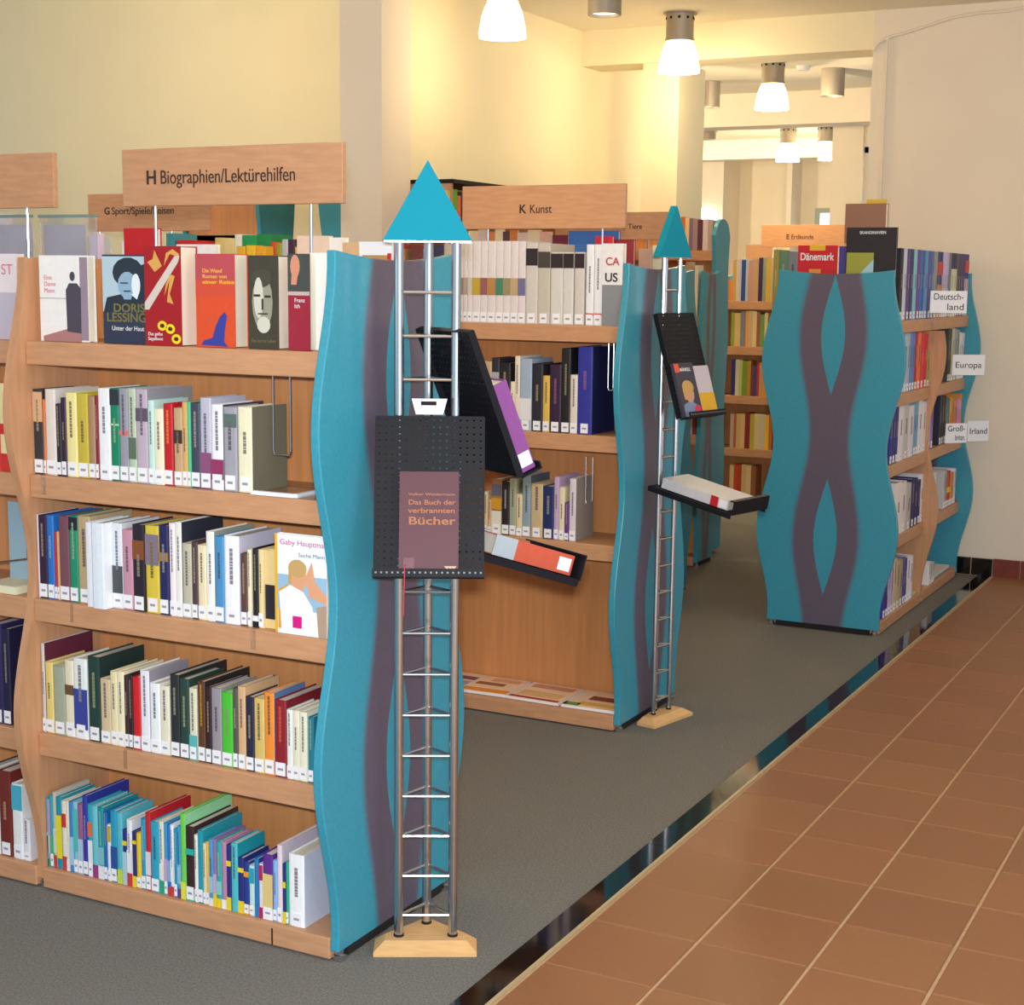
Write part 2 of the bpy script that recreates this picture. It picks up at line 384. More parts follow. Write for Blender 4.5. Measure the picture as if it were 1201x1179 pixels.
def unit(name, loc, rz, length, bays, label, boards=SH, half=.285, left_end=True, right_end=True, top_back=1.72, cat='bookshelf', hi=1.765, dh=None):
    """local x along the unit (0 .. -length), local y across. right end at x = 0"""
    r = empty(name, loc, rz, label, cat)
    if right_end: end_panel(r, -.0125, .025, True, z1=hi)
    if left_end: end_panel(r, -length + .0125, .025, True, z1=hi)
    for k, b in enumerate(bays):              # divider positions (negative x)
        o = fixn(mk('divider', *prism(wave_poly(.03, dh or hi - .02, .985, 0), -.0125, .0125, 'y'), M_WOODV, r)); o.location = (b, 0, 0); o.rotation_euler = (0, 0, PI / 2)
    edges = [0 if right_end else 0] + list(bays) + [-length]
    for a, c in zip(edges[:-1], edges[1:]):
        xa_, xb_ = a - (.026 if a == 0 else .013), c + (.026 if c == -length else .013)
        for z in boards:
            bxo('shelf_board', (xb_, xa_, -half, half, (z - .062) if z > .1 else .006, z), M_WOOD, r, bev=.003)
        bxo('back_panel', (xb_, xa_, -.012, .012, .062, top_back), M_BACK, r)
    feet = [(-.0125, s) for s in (-1, 1)] + [(b, s) for b in bays for s in (-1, 1)] + [(-length + .0125, s) for s in (-1, 1)]
    if right_end: bxo('gap_shade', (-.04, -.004, -.262, .262, .0305, .05), M_FELT, r) if False else bxo('gap_shade', (-.024, -.003, -.235, .235, .004, .0275), M_FELT, r)  # black box stands for the shade in the gap under the end panel
    for x, s in feet:
        mk('foot', *lathe([(.001, 0), (.017, 0), (.017, .016), (.012, .018), (.012, .03), (.001, .03)], 12), M_STEEL, r, loc=(x, s * .262, 0))
    return r
HC, KC, LC, NC, RC = 3.34, 5.52, 7.70, 9.75, 11.45
HX, KX = -2.07, -2.262
XD = -3.070                                  # wooden divider of the first row
unit('bookshelf', (HX, HC, 0), 0, 2.9, [XD - HX, XD - HX - .96, ], 'front double sided beech bookshelf with wavy teal end panel, nearest the camera', left_end=True)
SHK = [1.535, 1.128, .717, .062]
unit('bookshelf', (KX, KC, 0), 0, 3.86, [-.965, -1.93, -2.895], boards=SHK, label='second beech bookshelf with teal wavy end, magazines on its bottom board')
unit('bookshelf', (-3.06, LC, 0), 0, .94, [], 'bookshelf hidden mostly behind the art bookshelf')
nu = unit('bookshelf', (solveX(823, 8.62, 1.2), 8.76, 0), 0, .60, [], 'narrow teal ended bookshelf seen in the gap behind the second tower', boards=[1.5, 1.15, .80, .06]); nu.scale = (1, .46, 1)
DX, DY = -2.10, 7.345; DXF = DX + .268
unit('bookshelf', (DX, DY, 0), -PI / 2, 1.80, [-.90], 'bookshelf standing end-on beside the granite strip, teal panel with chain pattern', half=.278, dh=1.46, top_back=1.46)
unit('bookshelf', (solveX(992, 11.2, 1.2), RC, 0), 0, 1.07, [], 'distant orange lit bookshelf seen left of the chain patterned panel', boards=[1.56, 1.22, .85, .45, .06])
sm_ = bxo('plinth_joint', (solveX(318, HC - .287, .03) - HX, solveX(319.5, HC - .287, .03) - HX, -.2865, -.284, .008, .052), M_FELT, bpy.data.objects['bookshelf'])
unit('bookshelf', (solveX(915, RC + 1.2, 1.6), RC + 1.2, 0), 0, .9, [], 'most distant bookshelf, hidden behind the orange lit one', boards=[1.56, .06])
# tall units
def tall(name, loc, rz, length, label, hi=2.2, boards=(1.93, 1.56, 1.2, .84, .45, .06), plain=False):
    r = empty(name, loc, rz, label, 'bookshelf')
    poly = wave_poly(.028, hi - .1, 1., 0)
    R = [p for p in poly if p[0] > 0]; Lf = [p for p in poly if p[0] <= 0]
    top = [(.30 * math.cos(t), hi - .1 + .1 * math.sin(t)) for t in [PI * k / 12 for k in range(1, 12)]]
    for x in (-.0125, -length + .0125):
        o = fixn(mk('end_panel', *prism(R + top + Lf, -.0125, .0125, 'y'), M_TEAL, r)); o.location = (x, 0, 0); o.rotation_euler = (0, 0, PI / 2)
    for z in boards: bxo('shelf_board', (-length + .026, -.026, -.28, .28, max(z - .06, .006), z), M_WOOD, r)
    yb = -.27 if plain else 0
    bxo('back_panel', (-length + .026, -.026, yb - .01, yb + .01, .06, hi - .04), M_BACK, r)
    return r
MX = solveX(841, 9.03, 1.9); MZ = solveZ(294, MX - .1, 9.03); MH = solveZ(257, MX, 9.13)
tall('tall_bookshelf', (MX, 9.13, 0), 0, .80, 'tall teal ended bookshelf rising behind the second tower', hi=MH, boards=(MZ, 1.5, 1.15, .80, .45, .06)).scale = (1, .40, 1)
tall('tall_bookshelf', (solveX(306, 7.05, 2.1), 7.20, 0), 0, solveX(306, 7.05, 2.1) - solveX(214, 7.05, 2.1), 'tall bookshelf with wooden back, glimpsed under the big front sign', hi=2.33, plain=True).scale = (1, .48, 1)
xt = solveX(382, 7.15, 2.0)
tall('tall_bookshelf', ((xt - 4.575) / 2, 7.12, 0), -PI / 2, .75, 'tall teal and brown bookshelf end beside the grey pilaster', hi=2.33).scale = (1, (-4.575 - xt) / .6, 1)

# ------------------------------------------------------------------ books
COLN = []
def cname(c):
    r, g, b = c
    base = [('white', (238, 238, 240)), ('off-white', (222, 214, 200)), ('cream', (235, 225, 180)), ('pale grey', (190, 190, 195)), ('grey', (140, 140, 145)), ('charcoal', (62, 62, 70)),
            ('black', (24, 22, 28)), ('dark brown', (70, 45, 35)), ('brown', (130, 90, 60)), ('tan', (195, 160, 115)), ('red', (195, 30, 35)), ('dark red', (125, 25, 35)), ('maroon', (95, 40, 60)),
            ('orange', (225, 120, 40)), ('yellow', (225, 200, 50)), ('olive yellow', (180, 165, 60)), ('pale yellow', (235, 220, 130)), ('bright green', (70, 180, 50)), ('green', (20, 125, 85)), ('dark green', (25, 60, 50)),
            ('pale green', (170, 200, 165)), ('teal', (30, 150, 170)), ('pale teal', (140, 200, 210)), ('blue', (35, 100, 185)), ('light blue', (120, 170, 215)), ('navy', (35, 40, 110)), ('dark navy', (22, 26, 60)),
            ('purple', (90, 50, 130)), ('dark purple', (50, 25, 55)), ('mauve', (165, 130, 150)), ('pink', (215, 160, 175)), ('magenta', (190, 40, 110)), ('grey-green', (150, 160, 140)), ('beige', (205, 190, 165)), ('slate blue', (95, 115, 145))]
    return min(base, key=lambda q: sum((x - y) ** 2 for x, y in zip(q[1], c)))[0]
ORD = 'first second third fourth fifth sixth seventh eighth ninth tenth eleventh twelfth thirteenth fourteenth fifteenth sixteenth seventeenth eighteenth nineteenth twentieth'.split()
ORD += ['twenty-' + q for q in ORD[:9]] + ['thirtieth'] + ['thirty-' + q for q in ORD[:9]] + ['fortieth'] + ['forty-' + q for q in ORD[:9]] + ['fiftieth'] + ['fifty-' + q for q in ORD[:9]] + ['sixtieth'] + ['sixty-' + q for q in ORD[:9]]
USED = {}
def uniq(lbl, alts):
    """first label that nobody uses yet"""
    for c in [lbl] + list(alts):
        if c not in USED: USED[c] = 1; return c
    raise RuntimeError('label clash ' + lbl)
def cover_mesh(wd, dp, h, t):
    # spine + two boards, spine slightly rounded
    sp = [(-wd / 2, .003), (-wd / 2 + wd * .12, .0008), (0, 0), (wd / 2 - wd * .12, .0008), (wd / 2, .003), (wd / 2, dp), (wd / 2 - t, dp), (wd / 2 - t, t + .002), (-wd / 2 + t, t + .002), (-wd / 2 + t, dp), (-wd / 2, dp)]
    return prism(sp, 0, h, 'z')
def build_book(loc, rz, wd, dp, h, col, label, group, side=None, bands=(), tagl=True, title=None, detail=2, tilt=0., name='book', cat='book', rx=0.):
    t = min(.0028, wd * .18); loc = (loc[0], loc[1], loc[2] + .0008); wd -= .0006
    if detail == 0:
        b = join([cover_mesh(wd, dp, h, t)])
        o = fixn(mk(name, *b, M_COVER, None, col)); o.location = loc; o.rotation_euler = (rx, tilt, rz)
        tag(o, label, cat, group)
        return o
    r = empty(name, loc, 0, label, cat, group); r.rotation_euler = (rx, tilt, rz)
    fixn(mk('cover', *cover_mesh(wd, dp, h, t), M_COVER, r, col))
    bxo('page_block', (-wd / 2 + t, wd / 2 - t, t + .002, dp - .004, .002, h - .004), M_PAGE, r)
    if side is not None:
        tag(bxo('dust_jacket', (wd / 2, wd / 2 + .0006, .002, dp, 0, h), M_COVER, r, side), cname(side) + ' cover face')
    for k, (z0, z1, c) in enumerate(bands):
        bxo('spine_band', (-wd / 2 * .97, wd / 2 * .97, -.0006, .002, h * z0, h * z1), M_PRINT, r, c)
    if title is not None and wd > .010:
        R = random.Random(int(loc[0] * 1e5) ^ int(h * 1e5)); parts = []
        z = h * R.uniform(.40, .52); lw = wd * .2; n = R.randint(6, 12); title = tuple(.6 * p + .4 * q for p, q in zip(title, col))
        for k in range(n):
            s = R.uniform(.004, .012); parts.append(box(-lw / 2, lw / 2, -.0009, 0, z, z + s)); z += s + .0016
            if z > h * .92: break
        mk('spine_title', *join(parts), M_PRINT, r, title)
    if tagl:
        lw = min(wd * .86, .030); lh = min(.036, h * .17)
        bxo('spine_label', (-lw / 2, lw / 2, -.0011, .0005, .004, .004 + lh), M_LABEL, r)
        bxo('label_print', (-lw * .28, lw * .28, -.0014, -.0011, .004 + lh * .4, .004 + lh * .58), M_PRINT, r, (150, 150, 160))
    return r
W_ = (236, 236, 240); CR = (232, 222, 190); BK = (26, 24, 30); DN = (24, 26, 62); GY = (140, 142, 150)
def clampx(x0, x1, Y):
    if Y is None: return x0, x1
    L = [HX - .0125, XD, XD - .96] if HC - .4 < Y < HC + .4 else [KX - .0125] + [KX - .965 * k for k in (1, 2, 3)] if KC - .4 < Y < KC + .4 else []
    for c in L:
        if x0 < c + .0145 and x1 > c - .0145:
            if (x0 + x1) / 2 > c: x0 = c + .0145
            else: x1 = c - .0145
    return x0, max(x1, x0 + .006)
def shelf_row(specs, Y, z, shelfname, group, axis='x', X=None, depth=(.13, .17), detail=2, tags=True, ztop=None, under=None):
    """specs: (px_left, px_right, py_top, colour, options)"""
    names = [cname(s[3]) for s in specs]; n = len(specs)
    for i, s in enumerate(specs):
        a, b, top, col = s[:4]; o = s[4] if len(s) > 4 else {}
        if axis == 'x':
            x0, x1 = clampx(solveX(a, Y, z + .05), solveX(b, Y, z + .05), Y); zt = solveZ(top, (x0 + x1) / 2, Y)
            wd = (x1 - x0) - .0006; loc = ((x0 + x1) / 2, Y - o.get('out', 0), z); rz = 0
        else:
            y0, y1 = solveY(a, X, z + .05), solveY(b, X, z + .05); zt = solveZ(top, X, (y0 + y1) / 2)
            if y0 > 9.10: continue
            y0, y1 = min(y0, y1), min(max(y0, y1), 9.115); y0 = max(y0, DY + .03)
            if y0 < 8.232 < y1 or y0 < 8.262 < y1 or 8.232 <= y0 <= 8.262:
                if (y0 + y1) / 2 < 8.247: y1 = 8.23
                else: y0 = 8.264
            if y1 - y0 < .004: continue
            wd = abs(y1 - y0) - .0006; loc = (X + o.get('out', 0), (y0 + y1) / 2, z); rz = PI / 2
        hm = [q for q in (SH if (axis == 'y' or Y == FY) else [1.535, 1.128, .717]) if q > z + .1]; h = max(.10, min(zt - z, (min(hm) - .066 - z) if hm else .345)); dp = o.get('d', random.uniform(*depth)) * (1 if 'd' in o else min(1.1, max(.8, h / .21)))
        thick = 'thin' if wd < .016 else 'thick' if wd > .034 else 'slim' if wd < .022 else 'medium'
        nb = ('between %s and %s ones' % (names[i - 1], names[i + 1])) if 0 < i < n - 1 else ('at the left end' if i == 0 else 'at the right end')
        l0 = o.get('label')
        tw = '' if not o.get('bands') else ' banded'
        cands = ['%s %s%s book %s, %s' % (thick, names[i], tw, nb, shelfname), '%s %s%s book, %s from left, %s' % (thick, names[i], tw, ORD[i], shelfname)]
        cands = [c for c in cands if len(c.split()) <= 16]
        if l0: cands = [l0] + cands
        lb = uniq(cands[0], cands[1:])
        tt = o.get('title', 'auto')
        if tt == 'auto': tt = (60, 50, 60) if sum(col) > 380 else (205, 190, 150)
        build_book(loc, rz, wd, dp, h, col, lb, group, side=o.get('side'), bands=o.get('bands', ()), tagl=tags and o.get('tag', True) and wd > .007, title=tt, detail=detail)

# ---- first bookshelf, second board from the top
FY = HC - .268
r1 = [(36, 51, 457, (50, 48, 56), dict(bands=[(.62, .97, (214, 170, 130))])), (51, 54, 469, (205, 120, 70)), (54, 66, 457, (222, 212, 205), dict(title=None)), (66, 72, 474, (35, 30, 38)), (72, 78, 467, (48, 26, 52)),
      (78, 91, 461, (236, 222, 150)), (91, 104, 462, (196, 176, 62)), (104, 112, 465, (165, 130, 95), dict(title=None)), (112, 116, 465, (130, 28, 52)), (116, 130, 456, W_, dict(title=(60, 55, 80))),
      (130, 140.5, 456, (10, 128, 92), dict(bands=[(.82, .99, (45, 45, 55)), (.60, .62, (180, 205, 160))])), (140.5, 151, 456, (150, 148, 162), dict(bands=[(.5, .55, (215, 110, 110))])), (151, 160, 456, (180, 196, 170), dict(bands=[(.25, .48, (90, 110, 90))])),
      (160, 174, 457, (188, 170, 186), dict(side=(150, 150, 155), bands=[(.66, .80, (95, 80, 100))])), (174, 181, 470, (190, 222, 214)), (181, 192, 480, (236, 228, 200)), (192, 203, 474, (190, 22, 34), dict(title=(235, 190, 50))),
      (204, 214, 479, (190, 160, 118), dict(bands=[(.55, .72, (60, 45, 35))])), (214, 220, 472, (212, 165, 100)), (220, 224, 472, (80, 190, 140)), (224, 235, 473, (62, 66, 84)), (235, 248, 467, (186, 184, 202), dict(bands=[(.0, .40, (138, 78, 118))])),
      (248, 262, 475, W_, dict(bands=[(.12, .36, (145, 50, 95))], side=(70, 60, 80))), (262, 278, 478, (158, 156, 168), dict(bands=[(.76, .92, (90, 110, 105))])), (279, 296, 478, (234, 228, 196), dict(side=(122, 116, 96), d=.145))]
G1 = 'upright books on the second board of the front bookshelf'
shelf_row(r1, FY, SH[1], 'second board, front bookshelf', G1)
r2 = [(42, 46, 604, (215, 205, 220)), (46, 56, 605, (46, 24, 52), dict(side=(70, 40, 110))), (56, 64, 605, (32, 112, 194)), (64, 67.5, 624, (178, 45, 48)), (67.5, 70, 624, (205, 165, 115)), (70, 82, 606, (118, 72, 84), dict(title=None)),
      (82, 92, 606, (24, 140, 104), dict(bands=[(.84, .99, (40, 25, 45))])), (92, 107, 606, (186, 162, 122)), (108, 117, 612, (232, 232, 242), dict(out=.022, title=None, tag=False)), (117, 132, 612, (224, 232, 240), dict(out=.03, title=None, tag=False, side=(235, 238, 245))),
      (132, 144, 614, (215, 222, 228), dict(bands=[(.18, .5, (70, 75, 80))])), (144, 156, 622, (196, 140, 160)), (156, 170, 616, (34, 26, 40), dict(bands=[(.60, .82, (130, 75, 35))])), (171, 187, 617, (214, 188, 62), dict(bands=[(.55, .9, (128, 112, 130))])),
      (187, 198, 617, (30, 34, 86), dict(bands=[(.60, .70, (150, 120, 80))])), (199, 206, 614, (240, 228, 232)), (206, 214, 613, (232, 230, 224), dict(side=(45, 48, 62), d=.17)), (214, 225, 638, (188, 184, 162)), (225, 232, 636, (78, 56, 62)),
      (232, 242, 640, (230, 216, 178)), (242, 252, 624, (238, 236, 230), dict(side=(150, 155, 140))), (252, 263, 630, (72, 142, 194)), (263, 281, 629, (240, 240, 246), dict(side=(205, 200, 220))), (282, 290, 650, (92, 62, 54)), (290, 295, 645, (232, 222, 190)),
      (296, 303, 644, (30, 26, 30), dict(bands=[(0, .08, BK), (.08, .15, W_)], tag=False)), (303, 309, 645, (228, 206, 150))]
shelf_row(r2, FY, SH[2], 'middle board, front bookshelf', 'upright books on the middle board of the front bookshelf')
r3 = [(46.6, 54, 755, (206, 202, 198), dict(side=(96, 34, 56), d=.19)), (54, 63, 777, (222, 202, 120)), (63, 77, 782, (158, 166, 146), dict(title=None)), (77, 87, 775, (226, 218, 190), dict(bands=[(.55, .68, (100, 75, 45))], title=None)), (87, 103, 773, (228, 232, 230), dict(bands=[(.12, .62, (54, 66, 150))])),
      (104, 118, 771, (26, 60, 52), dict(side=(28, 50, 48), d=.18)), (118, 130, 797, (208, 186, 150)), (130, 138, 788, (228, 214, 172)), (138, 146, 788, (236, 226, 190)), (146, 151, 793, (60, 34, 40)), (151, 156, 793, (42, 28, 34)), (156, 165, 795, (206, 26, 34), dict(title=None)),
      (165, 176, 787, (232, 230, 240), dict(side=(150, 145, 155))), (176, 188, 802, (236, 238, 240)), (188, 199, 805, (228, 222, 200)), (200, 211, 792, (38, 42, 46), dict(side=(40, 32, 34), d=.2)), (211, 222, 797, (36, 66, 58)), (222, 231, 808, (220, 216, 190), dict(bands=[(.0, .35, (90, 180, 180))])),
      (232, 241, 800, (92, 56, 30), dict(side=(40, 34, 30), title=(225, 180, 40), d=.19)), (241, 248, 806, (46, 26, 30)), (248, 260, 808, (150, 142, 150)), (260, 273, 813, (72, 190, 52), dict(title=(150, 130, 120))), (273, 279, 808, (86, 82, 78)), (279, 288, 806, (212, 172, 128)),
      (288, 298, 818, (38, 36, 62)), (298, 310, 820, (212, 184, 106)), (310, 322, 813, (236, 142, 50), dict(side=(90, 120, 165))), (322, 336, 822, (140, 24, 38), dict(side=(125, 28, 40), title=(215, 120, 60), d=.18)), (336, 343, 833, (232, 232, 226)), (343, 351, 834, (228, 224, 200)), (351, 360, 836, (234, 230, 206)), (361, 368, 842, (32, 120, 140))]
shelf_row(r3, FY, SH[3], 'fourth board, front bookshelf', 'upright books on the fourth board of the front bookshelf')
TL = (42, 158, 178); PT = (130, 190, 200); NV = (38, 44, 118); YL = (232, 206, 40)
def bn(*a): return dict(bands=list(a), title=None)
r4 = [(49, 52, 937, (36, 120, 180)), (52, 55.5, 936, TL), (55.5, 59, 938, (170, 140, 180)), (59, 63, 934, TL, bn((.1, .45, (60, 180, 120)))), (63, 66.5, 930, (190, 185, 170)), (66.5, 73, 936, (20, 140, 160), bn((.15, .75, (226, 214, 40)))), (73, 78, 940, (222, 214, 205), bn((.62, .82, (200, 50, 50)), (0, .2, (200, 60, 60)))),
      (78, 81.5, 940, (225, 215, 180)), (81.5, 86.5, 941, (60, 130, 200), bn((.1, .5, (160, 200, 225)))), (86.5, 91.6, 941, PT, bn((.3, .9, (80, 185, 180)))), (91.6, 97.5, 944, (150, 90, 130), bn((.0, .5, (165, 195, 215)))), (97.5, 103.5, 934, (44, 54, 160), dict(side=(38, 48, 140), d=.17)), (103.5, 108.6, 944, TL, bn((.55, .75, (226, 110, 50)), (0, .5, (225, 230, 225)))),
      (108.6, 115, 946, (110, 190, 205), bn((0, .18, (150, 60, 120)))), (115, 122, 948, (22, 140, 150)), (122, 126, 953, (30, 100, 175)), (126, 130, 968, (225, 225, 228), bn((.7, .98, (200, 160, 40)))), (130, 137.5, 952, (36, 150, 185), bn((.1, .5, (40, 80, 150)))), (137.5, 144, 954, (90, 180, 195), bn((0, .2, (190, 210, 70)))),
      (144, 149, 974, NV, bn((.72, .8, YL), (.0, .6, (170, 200, 215)))), (149, 155, 962, (226, 226, 230)), (155, 160, 976, (42, 40, 104), bn((.78, .84, YL), (0, .2, YL))), (160, 165.5, 978, (232, 196, 40), dict(title=None)), (165.5, 171, 961, (34, 150, 185)), (171, 177, 954, (196, 30, 42), dict(bands=[(.2, .5, (225, 210, 215))], side=(190, 30, 40), d=.17, title=None)),
      (177, 187, 965, (44, 160, 190)), (187, 192.5, 964, (226, 220, 200)), (192.5, 196.5, 966, (60, 150, 190), bn((.2, .5, (190, 160, 200)))), (196.5, 200, 968, (40, 110, 190)), (200, 204, 968, (236, 236, 240)), (204, 208, 973, (36, 145, 175)), (208, 212, 970, (60, 150, 205)), (212, 218, 955, (110, 205, 70), dict(side=(150, 215, 160), d=.2, bands=[(0, .2, (225, 220, 60))], title=None)),
      (218, 228, 970, (52, 32, 30), dict(side=(70, 38, 34), d=.19, bands=[(.62, .70, (40, 175, 160)), (0, .09, (40, 190, 160))], title=None)), (228, 232, 980, (236, 232, 226)), (232, 238, 975, (24, 150, 165), dict(side=(30, 150, 165), d=.17, bands=[], title=None)), (238, 242, 990, (222, 206, 170)), (242, 245, 988, (228, 180, 60)), (245, 250, 985, (70, 150, 205)), (250, 254, 985, (150, 110, 160)), (254, 260, 988, (40, 168, 165)),
      (260, 265.5, 988, (186, 130, 165), bn((0, .14, W_))), (265.5, 271, 992, NV, bn((.68, .76, YL), (0, .2, YL))), (271, 279, 990, (80, 185, 195), dict(side=(26, 150, 165))), (279, 286, 1007, NV, bn((.74, .82, YL), (0, .22, YL))), (286, 292, 1012, (34, 60, 140), bn((.72, .82, (236, 150, 40)), (0, .2, (236, 170, 40)))), (292, 298, 1016, (190, 220, 215), bn((.65, .95, (40, 160, 180)))),
      (298, 303.5, 1008, (30, 120, 180), dict(side=(40, 50, 140), d=.19, title=None)), (303.5, 308, 1014, (220, 215, 225), bn((.7, .98, (180, 30, 90)), (0, .2, (180, 30, 90)))), (308, 320, 1003, (92, 44, 140), dict(bands=[(0, .16, W_), (.16, .70, (222, 196, 130))], title=None)), (320, 325, 1010, (130, 180, 230)), (325, 331, 992, (228, 208, 214), dict(side=(205, 190, 205), d=.18, title=None)), (331, 335, 1014, NV, bn((.6, .7, YL), (0, .2, YL))),
      (335, 338.5, 1012, (40, 165, 130)), (338.5, 357, 1003, (240, 240, 244), dict(side=(206, 210, 228), d=.17))]
rq = random.Random(11); r4b = []
for q in r4:
    o = dict(q[4]) if len(q) > 4 else {}
    o.setdefault('tag', rq.random() < .3 or (q[1] - q[0]) > 9)
    if not o.get('bands') and 'side' not in o and not o['tag']:
        c = q[3]; o['bands'] = [(0, rq.uniform(.1, .2), rq.choice([(200, 60, 60), (232, 206, 40), (90, 60, 140), (40, 160, 120), (225, 225, 230), (190, 110, 160)])), (.2, rq.uniform(.4, .6), tuple(int(v * .5 + 115) for v in c))]
    r4b.append(tuple(q[:4]) + (o,))
shelf_row(r4b, FY, SH[4], 'bottom board, front bookshelf', 'language guides on the bottom board of the front bookshelf', depth=(.13, .15))
# left bay of the first bookshelf (a sliver shows)
shelf_row([(-28, -14, 452, (190, 180, 170)), (-14, 0, 450, (220, 60, 50)), (0, 11, 450, (232, 216, 160), dict(bands=[(.42, .54, (200, 40, 40)), (0, .2, (200, 45, 40))], title=None, tag=False))], FY, SH[1], 'second board, left bay', 'books in the left bay of the front bookshelf')
shelf_row([(-24, -10, 740, (60, 40, 110)), (-10, 4, 732, (44, 32, 84)), (4, 13, 738, (28, 26, 60))], FY, SH[3], 'fourth board, left bay', 'books in the left bay of the front bookshelf')
shelf_row([(-26, -12, 905, (60, 60, 66)), (-12, 0, 905, (225, 225, 225)), (0, 14, 905, (112, 38, 30)), (15, 27, 920, (230, 232, 232), bn((.65, .98, (70, 170, 195)))), (27, 35, 962, (224, 222, 228))], FY, SH[4], 'bottom board, left bay', 'books in the left bay of the front bookshelf')

# ---- decorated covers: polygons laid on a face. local frame of a face-out book: cover lies in (u right, v up)
def art(root, name, face, polys, col, lift=.0007, part_label=None):
    """face(u, v, d) -> local xyz ; polys in units of cover width/height"""
    for i, P in enumerate(polys):
        o = mk(name, [face(u, v, lift + i * .00002) for u, v in P], [tuple(range(len(P)))], M_PRINT, root, col)
    return o
def ell(cu, cv, a, b, n=14, t0=0., t1=2 * PI): return [(cu + a * math.cos(t0 + (t1 - t0) * k / n), cv + b * math.sin(t0 + (t1 - t0) * k / n)) for k in range(n)]
def rect(a, b, c, d): return [(a, c), (b, c), (b, d), (a, d)]
def face_out(pxl, pxr, pyt, Y, z, thick, col, label, group='face-out books on the top board of the front bookshelf', lean=0., pyb=None, name='book'):
    """front cover towards -Y, spine left, page edges right"""
    x0, x1 = clampx(solveX(pxl, Y, z + .1), solveX(pxr, Y, z + .1), Y); h = solveZ(pyt, (x0 + x1) / 2, Y) - z; wd = x1 - x0 - .0012
    r = empty(name, (x0, Y, z + .0008), 0, label, 'book', group); r.rotation_euler = (lean, 0, 0)
    t = .0025
    V, F = prism([(0, 0), (wd, 0), (wd, t), (t, t), (t, thick - t), (wd, thick - t), (wd, thick), (0, thick)], 0, h, 'z')
    fixn(mk('cover', V, F, M_COVER, r, col))
    bxo('page_block', (t, wd - .003, t, thick - t, .002, h - .003), M_PAGE, r)
    f = lambda u, v, d: (u * wd, -d, v * h)
    return r, f, wd, h
def ftext(r, f, wd, h, s, u, v, size, material, width=None, bold=True, lift=.0012):
    mtx = Matrix.Translation((u * wd, -lift, v * h)) @ Matrix.Rotation(PI / 2, 4, 'X')
    return text('lettering', s, size, r, mtx, material, bold, width, ext=.0002)
TY = HC - .255; TZ = SH[0]
r, f, wd, h = face_out(47, 104, 300, TY, TZ, .03, (236, 233, 232), 'white paperback cover with a standing dark robed figure, top board')
art(r, 'cover_picture', f, [rect(.84, 1, .02, .98)], (150, 130, 145)); art(r, 'cover_picture', f, [rect(.06, .85, .0, .06), [(.06, .06), (.62, .16), (.85, .12), (.85, .04)]], (170, 120, 120))
art(r, 'figure_print', f, [[(.56, .12), (.85, .10), (.86, .62), (.78, .68), (.62, .68), (.55, .6)], ell(.69, .76, .055, .055)], (72, 66, 80), .0011)
ftext(r, f, wd, h, 'Eine\nDame\nMann', .10, .72, .017, mat('pink_ink', (205, 120, 130), .5), bold=False)
art(r, 'cover_line', f, [rect(.0, .55, .50, .505)], (60, 55, 60), .001)
r, f, wd, h = face_out(121, 172, 299, TY, TZ, .025, (44, 52, 74), 'paperback cover with a blue tinted portrait, gold and white lettering, top board')
art(r, 'cover_picture', f, [rect(0, 1, .36, .98)], (176, 200, 212)); art(r, 'portrait_print', f, [ell(.6, .80, .36, .17), [(.02, .36), (.1, .52), (.45, .56), (1, .60), (1, .36)], [(.80, .3), (1, .3), (1, .9), (.88, .88)]], (34, 46, 58), .001)
art(r, 'portrait_print', f, [ell(.58, .66, .22, .15), [(.42, .6), (.72, .6), (.66, .5), (.5, .5)]], (140, 172, 196), .0013); art(r, 'portrait_print', f, [ell(.78, .66, .1, .13), [(.66, .56), (.85, .58), (.8, .5)]], (226, 234, 240), .0015)
art(r, 'portrait_print', f, [rect(.42, .60, .675, .69), rect(.5, .66, .585, .6)], (30, 44, 66), .0018)
ftext(r, f, wd, h, 'DORIS', .24, .36, .030, M_OLIVE, width=wd * .72); ftext(r, f, wd, h, 'LESSING', .08, .25, .032, M_OLIVE, width=wd * .9)
ftext(r, f, wd, h, 'Unter der Haut', .2, .15, .017, M_WHITEINK, width=wd * .74, bold=False)
r, f, wd, h = face_out(170, 213, 289, TY - .012, TZ, .066, (160, 16, 26), 'taller red book cover with a golden flourish and yellow rings, top board')
art(r, 'cover_picture', f, [[(0, .36), (.0, .43), (.9, .93), (.98, .90), (.94, .84), (.12, .36)]], (210, 196, 186)); art(r, 'golden_flourish', f, [[(.1, .84), (.3, .74), (.5, .8), (.3, .96), (.25, .87)], [(.62, .93), (.8, .97), (.98, .92), (.9, .9), (.72, .92), (.55, .80)], [(.55, .5), (.7, .66), (.62, .44), (.8, .42), (.7, .52), (.85, .7), (.72, .72), (.6, .62)]], (214, 160, 80), .0011)
for cu, cv in ((.48, .20), (.70, .17), (.86, .07)):
    art(r, 'yellow_ring', f, [ell(cu, cv, .13, .05)], (240, 214, 30), .0014); art(r, 'yellow_ring', f, [ell(cu, cv, .065, .022)], (90, 20, 20), .0018)
ftext(r, f, wd, h, 'Das gelbe\nSegelboot', .08, .10, .012, M_WHITEINK, bold=False)
r, f, wd, h = face_out(230, 276, 298, TY, TZ, .055, (214, 76, 34), 'orange book cover with a blue twisted figure and yellow title, top board')
art(r, 'cover_picture', f, [rect(0, 1, .72, 1)], (182, 72, 80)); art(r, 'cover_picture', f, [rect(0, 1, .55, .72)], (205, 74, 50))
art(r, 'blue_figure', f, [[(.12, .02), (.2, .07), (.42, .10), (.5, .22), (.62, .33), (.74, .38), (.80, .34), (.74, .18), (.72, .06), (.82, .01)]], (52, 62, 150), .001)
